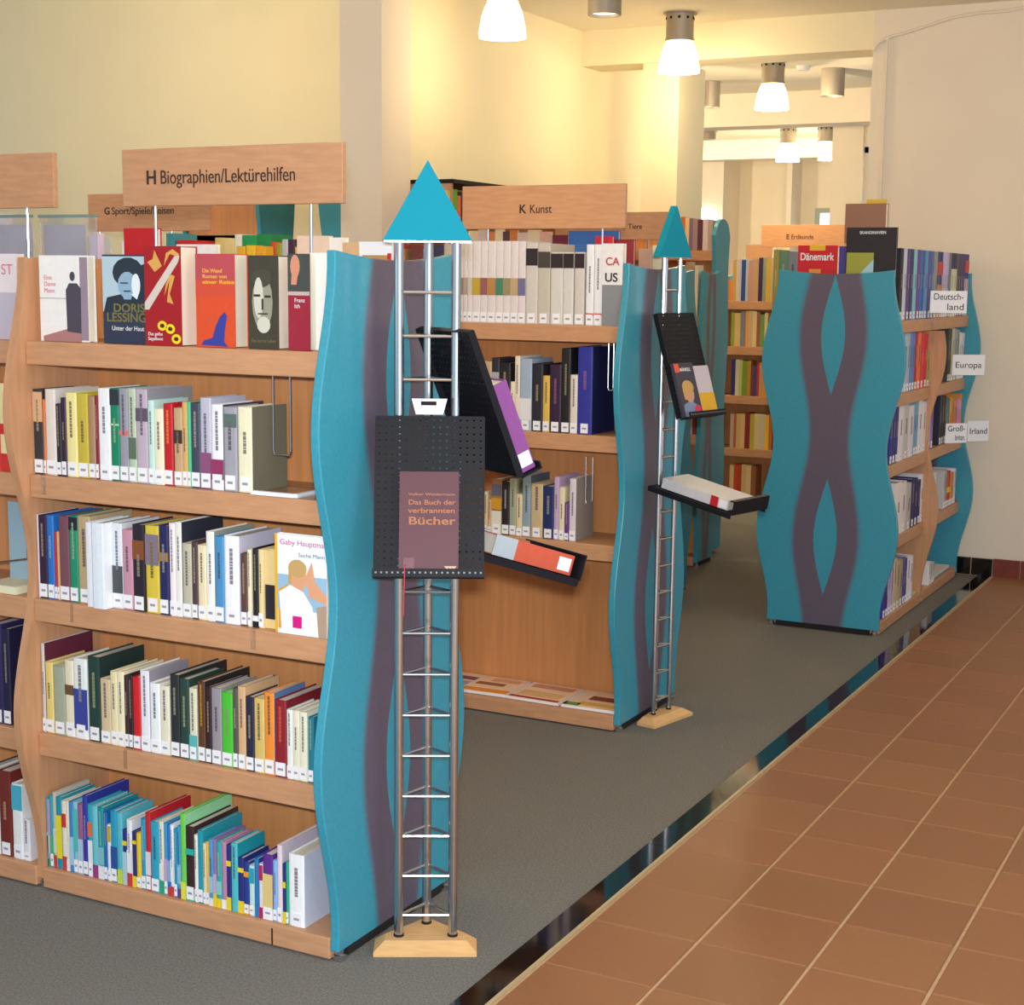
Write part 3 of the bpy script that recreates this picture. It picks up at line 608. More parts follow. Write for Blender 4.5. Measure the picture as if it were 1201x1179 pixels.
for k, wv in enumerate((.5, .62, .82)): ftext(r, f, wd, h, ('Die Wand', 'Roman von', 'einer Reise')[k], .18, .80 - k * .06, .013, M_YELINK, width=wd * wv)
r, f, wd, h = face_out(291, 327, 300, TY, TZ, .05, (62, 58, 44), 'dark book cover with a grey bearded portrait, top board')
art(r, 'portrait_print', f, [ell(.48, .50, .34, .30)], (150, 148, 128)); art(r, 'portrait_print', f, [ell(.46, .76, .34, .10)], (70, 66, 54), .001); art(r, 'portrait_print', f, [ell(.36, .55, .16, .22), ell(.52, .26, .22, .09)], (205, 203, 188), .0012)
art(r, 'portrait_print', f, [rect(.2, .42, .56, .585), rect(.56, .76, .55, .575), rect(.34, .66, .37, .385), rect(.46, .52, .42, .54)], (46, 44, 34), .0015)
ftext(r, f, wd, h, 'Das kurze Leben', .1, .07, .012, M_OLIVE, width=wd * .8, bold=False)
r, f, wd, h = face_out(338, 364, 298, TY, TZ, .04, (150, 30, 52), 'narrow red book cover topped by a photo of a man, next to the teal panel')
art(r, 'cover_picture', f, [rect(0, 1, .60, 1)], (66, 70, 66)); art(r, 'portrait_print', f, [ell(.34, .87, .22, .12), [(.2, .84), (.5, .84), (.4, .68), (.15, .68)]], (205, 140, 110), .001)
art(r, 'cover_line', f, [rect(0, 1, .57, .61)], (190, 170, 165), .001)
ftext(r, f, wd, h, 'Franz\nIch', .3, .50, .014, M_WHITEINK, bold=False)
r, f, wd, h = face_out(364, 392, 297, TY + .03, TZ, .02, (236, 230, 224), 'blank cream book half hidden behind the top of the teal panel')
r, f, wd, h = face_out(-26, 21, 298, TY, TZ, .03, (228, 216, 222), 'pale pink lettered book cover at the left edge, top board')
ftext(r, f, wd, h, 'ST', .62, .76, .04, MATS['pink_ink'], bold=False); art(r, 'cover_picture', f, [rect(0, 1, 0, .55)], (190, 180, 195))
# face-out photo book on the middle board
r, f, wd, h = face_out(323, 384, 629, FY - .015, SH[2], .022, (238, 240, 246), 'white paperback with a laughing blonde person in white, middle board', 'face-out books on the middle board')
art(r, 'cover_picture', f, [rect(0, 1, .25, .60)], (150, 186, 214)); art(r, 'cover_picture', f, [rect(.0, .05, 0, 1)], (236, 176, 30), .0009)
art(r, 'portrait_print', f, [[(.12, .04), (.08, .42), (.3, .50), (.55, .44), (.72, .3), (.84, .02)]], (242, 240, 244), .0013)
art(r, 'portrait_print', f, [ell(.45, .57, .17, .13), [(.6, .6), (.72, .75), (.78, .55), (1, .42), (1, .33), (.66, .40)], [(.32, .48), (.56, .46), (.5, .40), (.36, .42)]], (220, 160, 124), .0011)
art(r, 'portrait_print', f, [ell(.44, .67, .18, .09), [(.27, .66), (.34, .66), (.32, .5), (.26, .52)]], (196, 160, 100), .0014); art(r, 'portrait_print', f, [[(.06, .44), (.24, .5), (.30, .44), (.1, .40)], [(.06, .05), (.16, .05), (.12, .25), (.06, .25)]], (228, 158, 50), .0012)
art(r, 'portrait_print', f, [[(.84, .0), (1, .0), (1, .33), (.80, .30)]], (176, 150, 130), .0014); art(r, 'pink_square', f, [rect(.34, .52, .07, .19)], (214, 20, 130), .0017)
ftext(r, f, wd, h, 'Gaby Hauptmann', .10, .90, .019, mat('magenta_ink', (205, 80, 140), .5), width=wd * .98, bold=False); ftext(r, f, wd, h, 'Suche Mann', .46, .79, .014, mat('blue_grey_ink', (110, 125, 160), .5), width=wd * .5, bold=False)
r, f, wd, h = face_out(309, 323, 646, FY + .01, SH[2], .02, (226, 200, 140), 'half covered tan and black photo book beside the white paperback', 'face-out books on the middle board')
art(r, 'cover_picture', f, [rect(.05, 1, .12, .56)], (36, 34, 44)); 

# things on the rear half of the top board and above it
def standing(pxl, pxr, pyt, Y, z, col, label, group=None, t=.02, cat='book', name='book'):
    x0, x1 = clampx(solveX(pxl, Y, z + .1), solveX(pxr, Y, z + .1), Y); h = solveZ(pyt, (x0 + x1) / 2, Y) - z; wd = x1 - x0
    r = empty(name, (x0, Y, z + .0008), 0, label, cat, group)
    fixn(mk('cover', *prism([(0, 0), (wd, 0), (wd, .0025), (.0025, .0025), (.0025, t - .0025), (wd, t - .0025), (wd, t), (0, t)], 0, h, 'z'), M_COVER, r, col))
    bxo('page_block', (.0025, wd - .003, .0025, t - .0025, .002, h - .003), M_PAGE, r)
    return r, wd, h
RB = 'books on the rear side of the front bookshelf'
standing(136, 147, 283, HC + .10, TZ, (232, 232, 240), 'thin white book back behind the portrait cover', RB)
standing(147, 183, 268, HC + .08, TZ, (190, 24, 30), 'bright red book back above the portrait cover', RB, .03)
standing(208, 254, 287, HC + .06, TZ, (234, 230, 222), 'white cardboard book back left of the orange cover', RB)
standing(-6, 14, 251, HC + .06, TZ, (236, 226, 228), 'cream book back at the left picture edge', RB)
standing(349, 386, 277, HC + .11, TZ, (232, 205, 180), 'pale peach book back under the front sign post', RB)
standing(386, 402, 279, HC + .12, TZ, (238, 232, 222), 'white book back right of the peach one', RB, .03)
standing(402, 421, 285, HC + .12, TZ, (214, 176, 130), 'light brown book back behind the teal panel top', RB, .03)
x0, x1 = solveX(421, HC + .13, TZ + .1), solveX(459, HC + .13, TZ + .1); zt = solveZ(284, x0, HC + .13)
fr = empty('photo_frame', (x0, HC + .13, TZ + .001), 0, 'white framed brown card standing behind the teal end panel', 'frame'); h = zt - TZ; wd = x1 - x0
bxo('frame', (0, wd, 0, .012, 0, h), M_PLASTIC, fr); bxo('card', (.012, wd - .006, -.002, 0, .012, h - .035), mat('brown_card', (180, 138, 84), .6), fr); bxo('frame_edge', (wd - .01, wd, -.004, 0, 0, h - .03), mat('red_edge', (190, 40, 40), .5), fr)
# acrylic brochure holders either side of the wooden divider
for pa, pb, lb, sd in ((48, 126, 'clear acrylic holder with a grey landscape picture, behind the white robed figure cover', 1), (-8, 40, 'clear acrylic holder in the left bay, left of the wooden divider top', 0)):
    x0, x1 = clampx(solveX(pa, HC + .03, TZ + .15), solveX(pb, HC + .03, TZ + .15), HC + .03)
    hd = empty('brochure_holder', (x0, HC + .03, TZ + .001), 0, lb, 'holder'); wd = x1 - x0 - .003; h = solveZ(256, x0, HC + .03) - TZ
    bxo('acrylic_pane', (0, wd, 0, .004, .0, h), M_CYL, hd); bxo('top_rail', (0, wd, -.004, .008, h, h + .008), mat('greenish_acrylic_edge', (120, 140, 130), .2), hd)
    bxo('picture_sheet', (.01, wd * (.80 if sd else .98), .006, .008, 0, h - .02), mat('grey_print', (176, 166, 176), .6, noise=.15, nscale=9), hd)
    if sd:
        bxo('side_pane', (wd * .82, wd * .84, .006, .1, 0, h - .05), M_CYL, hd); bxo('paper_stack', (wd * .85, wd, .01, .03, 0, h - .045), mat('pale_mauve_paper', (214, 196, 214), .7), hd)

# ---- second bookshelf (art)
KY = KC - .268; G2 = 'upright books on the art bookshelf'
K1 = [(px, q, 283, (222, 212, 210), dict(bands=[(.34, .55, c)], title=None)) for px, q, c in ((537, 543, (150, 140, 120)), (543, 548, (180, 160, 140)), (548, 553.6, (200, 190, 180)), (553.6, 563, (190, 160, 50)), (563, 571, (150, 90, 90)), (571, 580.7, (180, 130, 70)), (580.7, 589.4, (70, 130, 100)), (589.4, 598, (150, 140, 100)), (598, 607, (190, 160, 120)), (607, 615.6, (110, 110, 150)))]
K1 += [(616, 630, 285, (206, 200, 192), bn((.72, .93, (44, 36, 42)))), (630, 644.5, 286, (196, 188, 174), bn((.70, .90, (70, 62, 56)))), (645, 659.5, 296, (212, 208, 202), bn((.78, .98, (46, 34, 40)))), (659.5, 672, 296, (212, 208, 202), bn((.78, .98, (40, 30, 34)))), (673, 684.5, 296, (208, 200, 190), bn((.78, .98, (46, 28, 38)))),
       (686.5, 695.5, 287, W_, dict(title=(70, 60, 70), bands=[(.12, .15, (200, 50, 50))])), (696, 705.5, 287, W_, dict(title=(70, 60, 70), bands=[(.12, .15, (200, 50, 50))]))]
shelf_row(K1, KY, SHK[0], 'top board, art bookshelf', G2, depth=(.18, .2))
r, f, wd, h = face_out(706, 732, 286, KY - .01, SHK[0], .03, (232, 230, 230), 'white and grey art book cover facing out beside the second teal panel', 'face-out art books')
art(r, 'cover_picture', f, [rect(0, 1, 0, .50)], (134, 138, 142)); ftext(r, f, wd, h, 'CA', .15, .74, .04, mat('red_print', (190, 70, 70), .5)); ftext(r, f, wd, h, 'US', .12, .54, .045, M_INKB)
K2 = [(563, 576, 424, (196, 166, 130)), (576, 585, 420, (40, 38, 46), bn((.4, .8, (170, 170, 178)))), (585, 598, 426, (28, 26, 32)), (598, 603, 448, (232, 220, 190)), (603, 609, 418, (230, 216, 200)), (609, 623, 421, (160, 176, 196), bn((.15, .45, (225, 225, 225)))), (623, 636, 427, (34, 34, 46)), (636, 644, 441, (218, 180, 80)), (644, 657.5, 428, (48, 26, 54), dict(title=(180, 120, 150))),
      (657.5, 668, 409, (26, 24, 28), dict(title=(200, 190, 150))), (668, 676.5, 440, (224, 214, 200)), (676.5, 694, 407, (44, 50, 150), dict(title=(190, 110, 140), side=(24, 34, 84), d=.21))]
shelf_row(K2, KY, SHK[1], 'second board, art bookshelf', G2)
K3 = [(567, 571.5, 577, (226, 206, 168)), (571.5, 576, 586, (216, 180, 140)), (576, 588, 562, (150, 110, 70), bn((.45, .65, (205, 150, 40)), (.0, .42, (225, 220, 205)), (.7, .9, (90, 95, 110)))), (588, 597, 565, (36, 30, 34), dict(title=(225, 220, 210))), (597, 605, 562, (160, 166, 140)), (605, 612, 580, (224, 204, 160)), (612, 622, 558, (140, 160, 172), dict(side=(80, 95, 110))), (622, 636, 568, (200, 176, 136)), (636, 649, 571, (30, 44, 96)),
      (649, 655, 560, (190, 165, 200)), (655, 661.5, 572, (228, 216, 180)), (661.5, 667, 590, (104, 56, 130)), (667, 675, 562, (216, 206, 212), dict(side=(150, 138, 128), d=.16))]
shelf_row(K3, KY, .717, 'third board, art bookshelf', G2)
def magazine(pxl, pxr, label, cols, z=.064, turn=0.):
    Y = KC - .262; x0, x1 = clampx(solveX(pxl, Y, z), solveX(pxr, Y, z), Y); wd = x1 - x0; dp = .235
    r = empty('magazine', ((x0 + x1) / 2, Y, z), turn, label, 'magazine', 'magazines lying on the bottom board of the art bookshelf')
    wd -= .010
    bxo('page_block', (-wd / 2, wd / 2, 0, dp, 0, .010), M_LABEL, r)
    bxo('cover', (-wd / 2, wd / 2, 0, dp, .010, .0112), M_COVER, r, (250, 216, 186))
    bxo('cover_picture', (-wd / 2, -wd / 2 + .012, 0, dp, .0112, .0116), M_PRINT, r, (226, 222, 226))
    for k, (a, b, c, d, cc) in enumerate(cols): bxo('cover_picture', (-wd / 2 + wd * a, -wd / 2 + wd * b, dp * c, dp * d, .0112, .0116), M_PRINT, r, cc)
magazine(466, 538, 'grey edged magazine half hidden behind the near teal panel', [(0, 1, 0, .5, (170, 160, 190)), (0, 1, .6, .8, (120, 70, 120))])
magazine(537, 594, 'magazine with an orange front stripe, left of the middle ones', [(.03, .97, .03, .22, (236, 150, 60)), (.1, .7, .45, .62, (150, 100, 70)), (.3, .9, .7, .9, (226, 170, 140))], turn=.04)
magazine(592, 656, 'magazine with red and purple front edge in the middle of the row', [(.03, .97, .02, .12, (170, 50, 60)), (.1, .9, .18, .5, (226, 190, 140)), (.1, .9, .7, .92, (205, 150, 130))], turn=-.02)
magazine(657, 722, 'magazine with green corner lying beside the second teal panel', [(.0, .3, .02, .2, (90, 160, 70)), (.25, .97, .1, .3, (236, 190, 90)), (.3, .97, .45, .7, (140, 60, 50))], turn=.02)
# row tops seen above the first bookshelf
KB = 'books on the left bays of the art bookshelf'
shelf_row([(184, 196, 268, (228, 220, 180)), (196, 206, 270, (60, 140, 150)), (208, 226, 282, (200, 30, 36)), (226, 243, 283, (206, 36, 40)), (245, 262, 279, (222, 190, 110)), (262, 276, 280, (230, 206, 140)), (276, 284, 275, (232, 228, 216)), (285, 302, 276, (24, 150, 80)), (302, 318, 275, (20, 130, 70)), (318, 324, 284, (214, 70, 40)),
           (324, 331, 285, (150, 160, 60)), (331, 338, 281, (190, 196, 205)), (338, 346, 281, (66, 34, 70)), (346, 352, 290, (226, 200, 120))], KY + .02, SHK[0], 'top of art bookshelf, left bays', KB, tags=False)
shelf_row([(278, 288, 289, (236, 184, 40)), (289, 300, 288, (240, 196, 40)), (300, 312, 289, (236, 170, 30))], KY - .05, SHK[0], 'leaning forward on the top board, left bays', KB, tags=False, depth=(.05, .05))
shelf_row([(430, 445, 292, (228, 222, 214)), (445, 458, 290, (200, 190, 190)), (458, 470, 286, (170, 60, 60)), (470, 482, 292, (190, 150, 110)), (482, 495, 289, (120, 60, 60)), (495, 508, 292, (120, 120, 170)), (508, 520, 288, (60, 60, 100)), (520, 537, 286, (214, 206, 196))], KY + .02, SHK[0], 'top of art bookshelf, behind the near tower', KB, tags=False)
KR = 'book backs on the rear side of the art bookshelf'
standing(647, 665, 276, KC + .05, SHK[0], (110, 24, 44), 'maroon book back under the art sign', KR)
standing(666, 724, 271, KC + .06, SHK[0], (60, 110, 180), 'wide blue and green book back under the art sign', KR)
standing(697, 717, 277, KC + .02, SHK[0], (200, 30, 50), 'red book back at the post of the art sign', KR)
standing(717, 742, 281, KC + .05, SHK[0], (150, 40, 50), 'dark red book back right of the art sign post', KR)
for k, (a, b, t, c) in enumerate(((549, 560, 271, (226, 200, 160)), (560, 570, 268, (214, 190, 170)), (570, 580, 272, (214, 130, 80)), (580, 589, 269, (232, 214, 160)), (589, 597, 272, (90, 60, 60)), (597, 606, 270, (206, 120, 60)), (606, 618, 273, (220, 190, 170)), (618, 632, 270, (230, 206, 160)), (632, 645, 272, (222, 170, 140)))):
    standing(a, b, t, KC + .07, SHK[0], c, uniq('%s book back peeping out under the art sign' % cname(c), ['%s book back under the art sign, %s from the left' % (cname(c), ORD[k])]), KR)
standing(748, 762, 292, KC + .05, SHK[0], (190, 150, 130), 'tan book back just left of the second tower', KR); standing(764, 775, 288, KC + .1, SHK[0], (228, 216, 180), 'pale black edged book back behind the second tower top', KR)

# ---- bookshelf by the strip (travel guides), spines to +X
G3 = 'travel guides on the bookshelf beside the granite strip'
def drow(specs, z, nm, **k):
    out = []
    for s_ in specs:
        a, b, top, col = s_[:4]; o = dict(s_[4]) if len(s_) > 4 else {}
        n = max(1, min(3, round(abs(solveY(b, DXF, z + .05) - solveY(a, DXF, z + .05)) / .055)))
        for i in range(n):
            q = 1 if i == 0 else random.uniform(.8, 1.05)
            out.append((a + (b - a) * i / n, a + (b - a) * (i + 1) / n, top + (0 if i == 0 else random.uniform(-1, 2.5)), tuple(min(250, v * q) for v in col), dict(o)))
    specs = out
    shelf_row(specs, None, z, nm, G3, axis='y', X=DXF, detail=1, **k)
BL = (50, 110, 190)
drow([(1054, 1058, 287, (28, 26, 44)), (1058, 1062, 291, (200, 210, 230)), (1062, 1066, 291, (90, 60, 130)), (1066, 1070, 291, (40, 50, 110)), (1070, 1074, 290, (130, 200, 215)), (1074, 1078, 291, (110, 60, 150)), (1078, 1083, 291, (40, 110, 190)), (1083, 1087, 291, (90, 150, 210)), (1087, 1091, 292, (80, 90, 160)), (1091, 1095, 294, (90, 110, 180)),
      (1095, 1098, 293, (150, 160, 150)), (1098, 1104, 292, (40, 50, 120), dict(bands=[(.65, .85, (200, 40, 60)), (.0, .5, (196, 140, 80))])), (1104, 1111, 292, (200, 190, 230)), (1111, 1114, 293, (110, 120, 140)), (1114, 1120, 294, (40, 40, 80), dict(bands=[(0, .75, (214, 220, 190))])), (1120, 1125, 294, (90, 80, 100)), (1125, 1130, 294, (70, 60, 120)), (1130, 1136.5, 294, (50, 60, 130), dict(bands=[(.7, .9, (210, 40, 40)), (0, .6, (214, 180, 190))]))],
     SH[0], 'top board, travel bookshelf')
drow([(1056, 1060, 388, (170, 170, 180)), (1060, 1066, 388, (180, 200, 220)), (1066, 1072, 388, (96, 140, 206)), (1072, 1075, 389, (170, 30, 60)), (1075, 1079, 388, (236, 120, 60)), (1079, 1083, 390, (220, 50, 60)), (1083, 1087, 392, (216, 30, 60)), (1087, 1091, 412, (150, 170, 90))], SH[1], 'second board near bay, travel bookshelf')
drow([(1111, 1115, 385, (60, 60, 60)), (1115, 1118, 384, (200, 200, 160)), (1118, 1124, 386, (160, 170, 170)), (1124, 1130, 390, (226, 226, 232))], SH[1], 'second board far bay, travel bookshelf')
drow([(1043, 1053, 478, (34, 44, 140)), (1053, 1071, 474, (232, 228, 232)), (1071, 1076, 470, (110, 160, 200)), (1076, 1091, 470, (232, 228, 230)), (1091, 1094, 470, (150, 110, 190))], SH[2], 'third board near bay, travel bookshelf', depth=(.15, .16))
drow([(1101, 1109, 464, (22, 22, 46)), (1109, 1113, 468, (70, 120, 130)), (1113, 1118, 466, (232, 160, 60)), (1118, 1122, 470, (226, 130, 110)), (1122, 1126, 468, (210, 150, 190)), (1126, 1131, 462, (236, 150, 40)), (1131, 1134, 460, (190, 130, 120))], SH[2], 'third board far bay, travel bookshelf')
drow([(1050, 1068, 566, (236, 226, 224)), (1068, 1079, 562, (26, 30, 100)), (1079, 1097, 556, (226, 222, 226))], SH[3], 'fourth board near bay, travel bookshelf', depth=(.15, .16))
drow([(1106, 1110, 552, (190, 190, 190)), (1110, 1114, 553, (210, 40, 30), dict(bands=[(.4, .55, YL)])), (1114, 1118, 554, (236, 150, 40)), (1118, 1120.5, 550, (222, 220, 226))], SH[3], 'fourth board far bay, travel bookshelf')
drow([(1035, 1041, 664, (60, 50, 150)), (1041, 1047, 660, (200, 180, 220)), (1047, 1058, 655, (206, 186, 150)), (1058, 1063, 654, (80, 80, 150)), (1063, 1070, 652, (232, 228, 232))], SH[4], 'bottom board near bay, travel bookshelf')
drow([(1089, 1096, 660, (232, 230, 226))], SH[4], 'bottom board far bay, travel bookshelf')
# top display on the travel bookshelf
r, f, wd, h = face_out(934, 980, 288, DY + .06, SH[0], .012, (206, 16, 34), 'red country guide with white title standing above the chain patterned panel', 'guides displayed above the patterned panel')
art(r, 'cover_picture', f, [rect(.30, .70, .93, 1)], (236, 186, 30)); ftext(r, f, wd, h, 'Dänemark', .06, .80, .05, M_WHITEINK, width=wd * .86); art(r, 'cover_picture', f, [rect(.3, .6, .62, .68)], (230, 150, 60))
r, f, wd, h = face_out(982, 990, 289, DY + .07, SH[0], .012, (70, 60, 150), 'sliver of a blue book beside the red country guide', 'guides displayed above the patterned panel')
r, f, wd, h = face_out(990, 1049, 267, DY + .05, SH[0], .02, (28, 20, 26), 'large black atlas cover with a map corner above the patterned panel', 'guides displayed above the patterned panel')
art(r, 'cover_picture', f, [rect(.02, .56, .45, .73)], (160, 160, 60)); art(r, 'cover_picture', f, [[(.2, .45), (.56, .45), (.56, .66)]], (170, 205, 220), .001); ftext(r, f, wd, h, 'SKANDINAVIEN', .26, .93, .02, M_WHITEINK, width=wd * .52)
r, f, wd, h = face_out(991, 1039, 239, DY + .32, solveZ(286, DXF, 7.6) + .004, .05, (150, 108, 88), 'brown paper box file rising behind the black atlas', 'guides displayed above the patterned panel', name='box_file')
bxo('yellow_insert', (wd * .5, wd * .98, .01, .02, h, h + .02), mat('yellow_paper', (222, 180, 60), .7), r)
shelf_row([(905, 912, 293, (160, 150, 70)), (912, 922, 295, (100, 140, 110)), (922, 934, 296, (130, 140, 150))], DY + .3, SH[0], 'standing on the chain bookshelf top left', 'books behind the patterned panel', detail=1)
# flat things on its lower board
o = bxo('flat_folder', (DX + .08, DX + .27, 8.62, 9.05, .064, .082), mat('grey_folder', (150, 140, 130), .6)); tag(o, 'flat grey folder lying on the bottom board, far bay beside the strip', 'folder')
o = bxo('flat_brochure', (DX + .10, DX + .27, 8.6, 8.98, .083, .096), mat('white_brochure', (224, 220, 224), .5)); tag(o, 'white brochure lying on the grey folder near the wall', 'brochure')
o = bxo('flat_brochure', (DX + .05, DX + .26, 8.08, 8.21, .064, .076), mat('cream_brochure', (214, 206, 180), .5)); tag(o, 'cream brochure lying flat on the bottom board, near bay', 'brochure')
o = bxo('red_book', (DX + .08, DX + .26, 9.07, 9.112, .452, .485), mat('red_cloth', (150, 34, 40), .5)); o.name = 'book'; tag(o, 'red book lying flat on the fourth board, far bay by the wall', 'book')
# small shelf signs
def small_sign(pxl, pxr, pyt, pyb, lines, label, X, glare=False):
    z0 = solveZ((pyt + pyb) / 2, X, 8.6); y0 = min(solveY(pxl, X, z0), 8.93); x0 = solveX(pxl, y0, z0); y1 = min(y0 + .10, 9.02); x1 = solveX(pxr, y1, z0)
    zt, zb = solveZ(pyt, x0, y0), solveZ(pyb, x0, y0); wd = math.hypot(x1 - x0, y1 - y0); h = zt - zb
    r = empty('shelf_label_sign', ((x0 + x1) / 2, (y0 + y1) / 2, zb), math.atan2(y1 - y0, x1 - x0), label, 'sign', 'white word signs on the travel bookshelf')
    bxo('plate', (-wd / 2, wd / 2, 0, .003, 0, h), M_LABEL if not glare else mat('glossy_clear_sleeve', (235, 235, 240), .05, coat=1.), r)
    bxo('holder_strip', (-wd / 2, wd / 2, .003, .012, 0, .012), M_PLASTIC, r)
    for k, s in enumerate(lines):
        al = 'LEFT'
        text('lettering', s, h * .42, r, Matrix.Translation((-wd * .42 if k == 0 else -wd * .05, -.0012, h * (.60 - .46 * k) if len(lines) > 1 else h * .36)) @ Matrix.Rotation(PI / 2, 4, 'X'), M_INKB, False, wd * (.8 if k == 0 else .45), ext=.0002)
    return r
XSG = DX + .292
small_sign(1091, 1134, 341, 367, ['Deutsch-', 'land'], 'white sign reading Deutsch-land on the top board beside the strip', XSG)
small_sign(1117, 1155, 416, 440, ['Europa'], 'white sign reading Europa under the top board', XSG + .015)
small_sign(1109, 1134, 497, 520, ['Groß-', 'britan.'], 'white sign reading Groß-britan. on the third board', XSG)
small_sign(1135, 1160, 494, 518, ['Irland'], 'shiny sleeve sign catching the light at the wall end', XSG + .06, True)

# ---- far bookshelves: single pieces
RY = RC - .268; G4 = 'books on the distant bookshelf left of the patterned panel'
FARB = []
def far(specs, z, nm, Y=RY, g=G4):
    xr = solveX(992, 11.2, 1.2); lo, hi = {RY: (xr - 1.04, xr - .03), 9.025: (MX - .77, MX - .03)}.get(Y, (nu.location.x - .57, nu.location.x - .03))
    if z < 1.5: lim = .272
    else: lim = .33
    for a, b, top, col in specs:
        x0, x1 = max(lo, solveX(a, Y, z + .05)), min(hi, solveX(b, Y, z + .05)); h = max(.1, min(solveZ(top, (x0 + x1) / 2, Y) - z, lim))
        if x1 - x0 < .006: continue
        n = max(1, round((x1 - x0) / .04))
        for k in range(n):
            u0 = x0 + (x1 - x0) * k / n; u1 = x0 + (x1 - x0) * (k + 1) / n - .001; q = random.uniform(.88, 1.06)
            z_ = z + .0012; FARB.append((box(u0, u1, Y, Y + (.13 if Y == RY else .085), z_, z + h * random.uniform(.96, 1.)), tuple(min(255, v * q) for v in col)))
far([(859, 863, 304, (216, 170, 90)), (863, 866, 305, (226, 216, 200)), (866, 869, 304, (210, 206, 220)), (869, 874, 304, (24, 70, 140)), (874, 877, 304, (190, 200, 215)), (877, 882, 305, (200, 150, 150)), (882, 889, 303, (214, 170, 130)), (889, 894, 295, (50, 34, 80)), (894, 898, 296, (150, 160, 150)), (898, 903, 298, (230, 186, 50)), (903, 908, 296, (214, 190, 160)), (908, 913, 295, (190, 60, 50)), (913, 918, 297, (216, 200, 160)), (918, 924, 296, (60, 100, 80)), (924, 930, 297, (210, 190, 150))], 1.56, 'top board, distant bookshelf')
far([(857, 861, 366, (150, 160, 60)), (861, 868, 366, (220, 196, 130)), (868, 874, 362, (120, 120, 140)), (874, 878, 361, (226, 160, 90)), (878, 882, 361, (222, 200, 160)), (882, 887, 364, (214, 190, 140)), (887, 891, 366, (150, 90, 70)), (891, 896, 368, (120, 170, 90)), (896, 900, 367, (220, 200, 150))], 1.22, 'second board, distant bookshelf')
far([(857, 862, 412, (44, 40, 110)), (862, 866, 417, (214, 206, 190)), (866, 870, 418, (180, 190, 120)), (870, 876, 418, (130, 160, 40)), (876, 880, 421, (200, 150, 50)), (880, 884, 428, (120, 60, 60)), (884, 887, 428, (60, 60, 130)), (887, 890, 426, (190, 40, 60)), (890, 894, 424, (216, 160, 120)), (894, 898, 424, (224, 160, 60)), (898, 903, 428, (214, 180, 150))], .85, 'third board, distant bookshelf')
far([(856, 860, 484, (190, 170, 150)), (860, 863, 482, (180, 90, 60)), (863, 868, 478, (226, 196, 130)), (868, 873, 479, (216, 180, 120)), (873, 879, 474, (130, 30, 50)), (879, 884, 479, (190, 176, 50)), (884, 890, 480, (222, 200, 150)), (890, 896, 480, (200, 190, 160)), (896, 901, 484, (236, 190, 60)), (901, 905, 486, (220, 120, 60))], .45, 'fourth board, distant bookshelf')
far([(855, 860, 544, (216, 180, 130)), (860, 869, 538, (196, 70, 30)), (869, 874, 541, (210, 176, 120)), (874, 880, 541, (216, 190, 140)), (880, 886, 546, (150, 90, 60))], .06, 'bottom board, distant bookshelf')
G5 = 'books on the tall bookshelf behind the second tower'
far([(798, 803, 253, (214, 110, 40)), (803, 808, 254, (230, 190, 130)), (808, 812, 256, (120, 100, 120)), (812, 818, 256, (180, 150, 150)), (818, 824, 258, (90, 40, 60)), (824, 830, 256, (232, 206, 204)), (830, 836, 258, (200, 180, 160)), (836, 840, 260, (190, 130, 120))], MZ, 'top board, tall bookshelf', 9.025, G5)
G6 = 'books in the narrow bookshelf behind the second tower'
NY = 8.635
far([(803, 808, 306, (216, 180, 140)), (808, 811, 330, (170, 60, 40)), (811, 814, 335, (40, 80, 160)), (814, 818, 310, (226, 210, 180))], 1.5, 'top board, narrow bookshelf', NY, G6)
far([(803, 807, 372, (190, 110, 50)), (807, 812, 378, (190, 170, 40)), (812, 815, 375, (170, 150, 140)), (815, 818, 374, (206, 190, 190))], 1.15, 'second board, narrow bookshelf', NY, G6)
far([(806, 812, 440, (206, 196, 200)), (812, 818, 446, (150, 60, 60))], .80, 'third board, narrow bookshelf', NY, G6)

def coloured_stuff(name, items, label, cat):
    m = mat('book_cover_far', (255, 255, 255), .45); nt = m.node_tree
    at = nt.nodes.new('ShaderNodeAttribute'); at.attribute_name = 'Col'; nt.links.new(at.outputs['Color'], nt.nodes['Principled BSDF'].inputs['Base Color'])
    V, F = join([i[0] for i in items]); o = mk(name, V, F, m)
    ca = o.data.color_attributes.new('Col', 'FLOAT_COLOR', 'POINT')
    k = 0
    for (v, f), c in items:
        for _ in v: ca.data[k].color = lin(c); k += 1
    return tag(o, label, cat, kind='stuff')
coloured_stuff('books', FARB, 'rows of small colourful books on the distant orange lit bookshelves', 'books')

# low black topped shelf along the left wall, seen above the art shelf
wt = solveZ(213, -4.06, 7.3); y0 = 7.08; y1 = 8.85
ws = empty('wall_bookshelf', (-4.2, y0, 0), 0, 'black topped bookshelf against the yellow left wall, peeping past the near teal cap', 'bookshelf')
for a in (0, (y1 - y0) / 2, y1 - y0 - .02): bxo('side_panel', (-.14, .13, a, a + .02, 0, wt - .021), M_WOODV, ws)
bxo('top_board', (-.15, .145, -.005, y1 - y0 + .005, wt - .02, wt), M_BLACK, ws)
for z in (.08, .45, .83, 1.2, 1.50, wt - .33):
    for a, b in ((.02, (y1 - y0) / 2), ((y1 - y0) / 2 + .02, y1 - y0 - .02)): bxo('shelf_board', (-.13, .13, a, b, z - .02, z), M_WOOD, ws)
bxo('back_panel', (-.148, -.142, 0, y1 - y0, 0, wt - .021), M_BACK, ws)
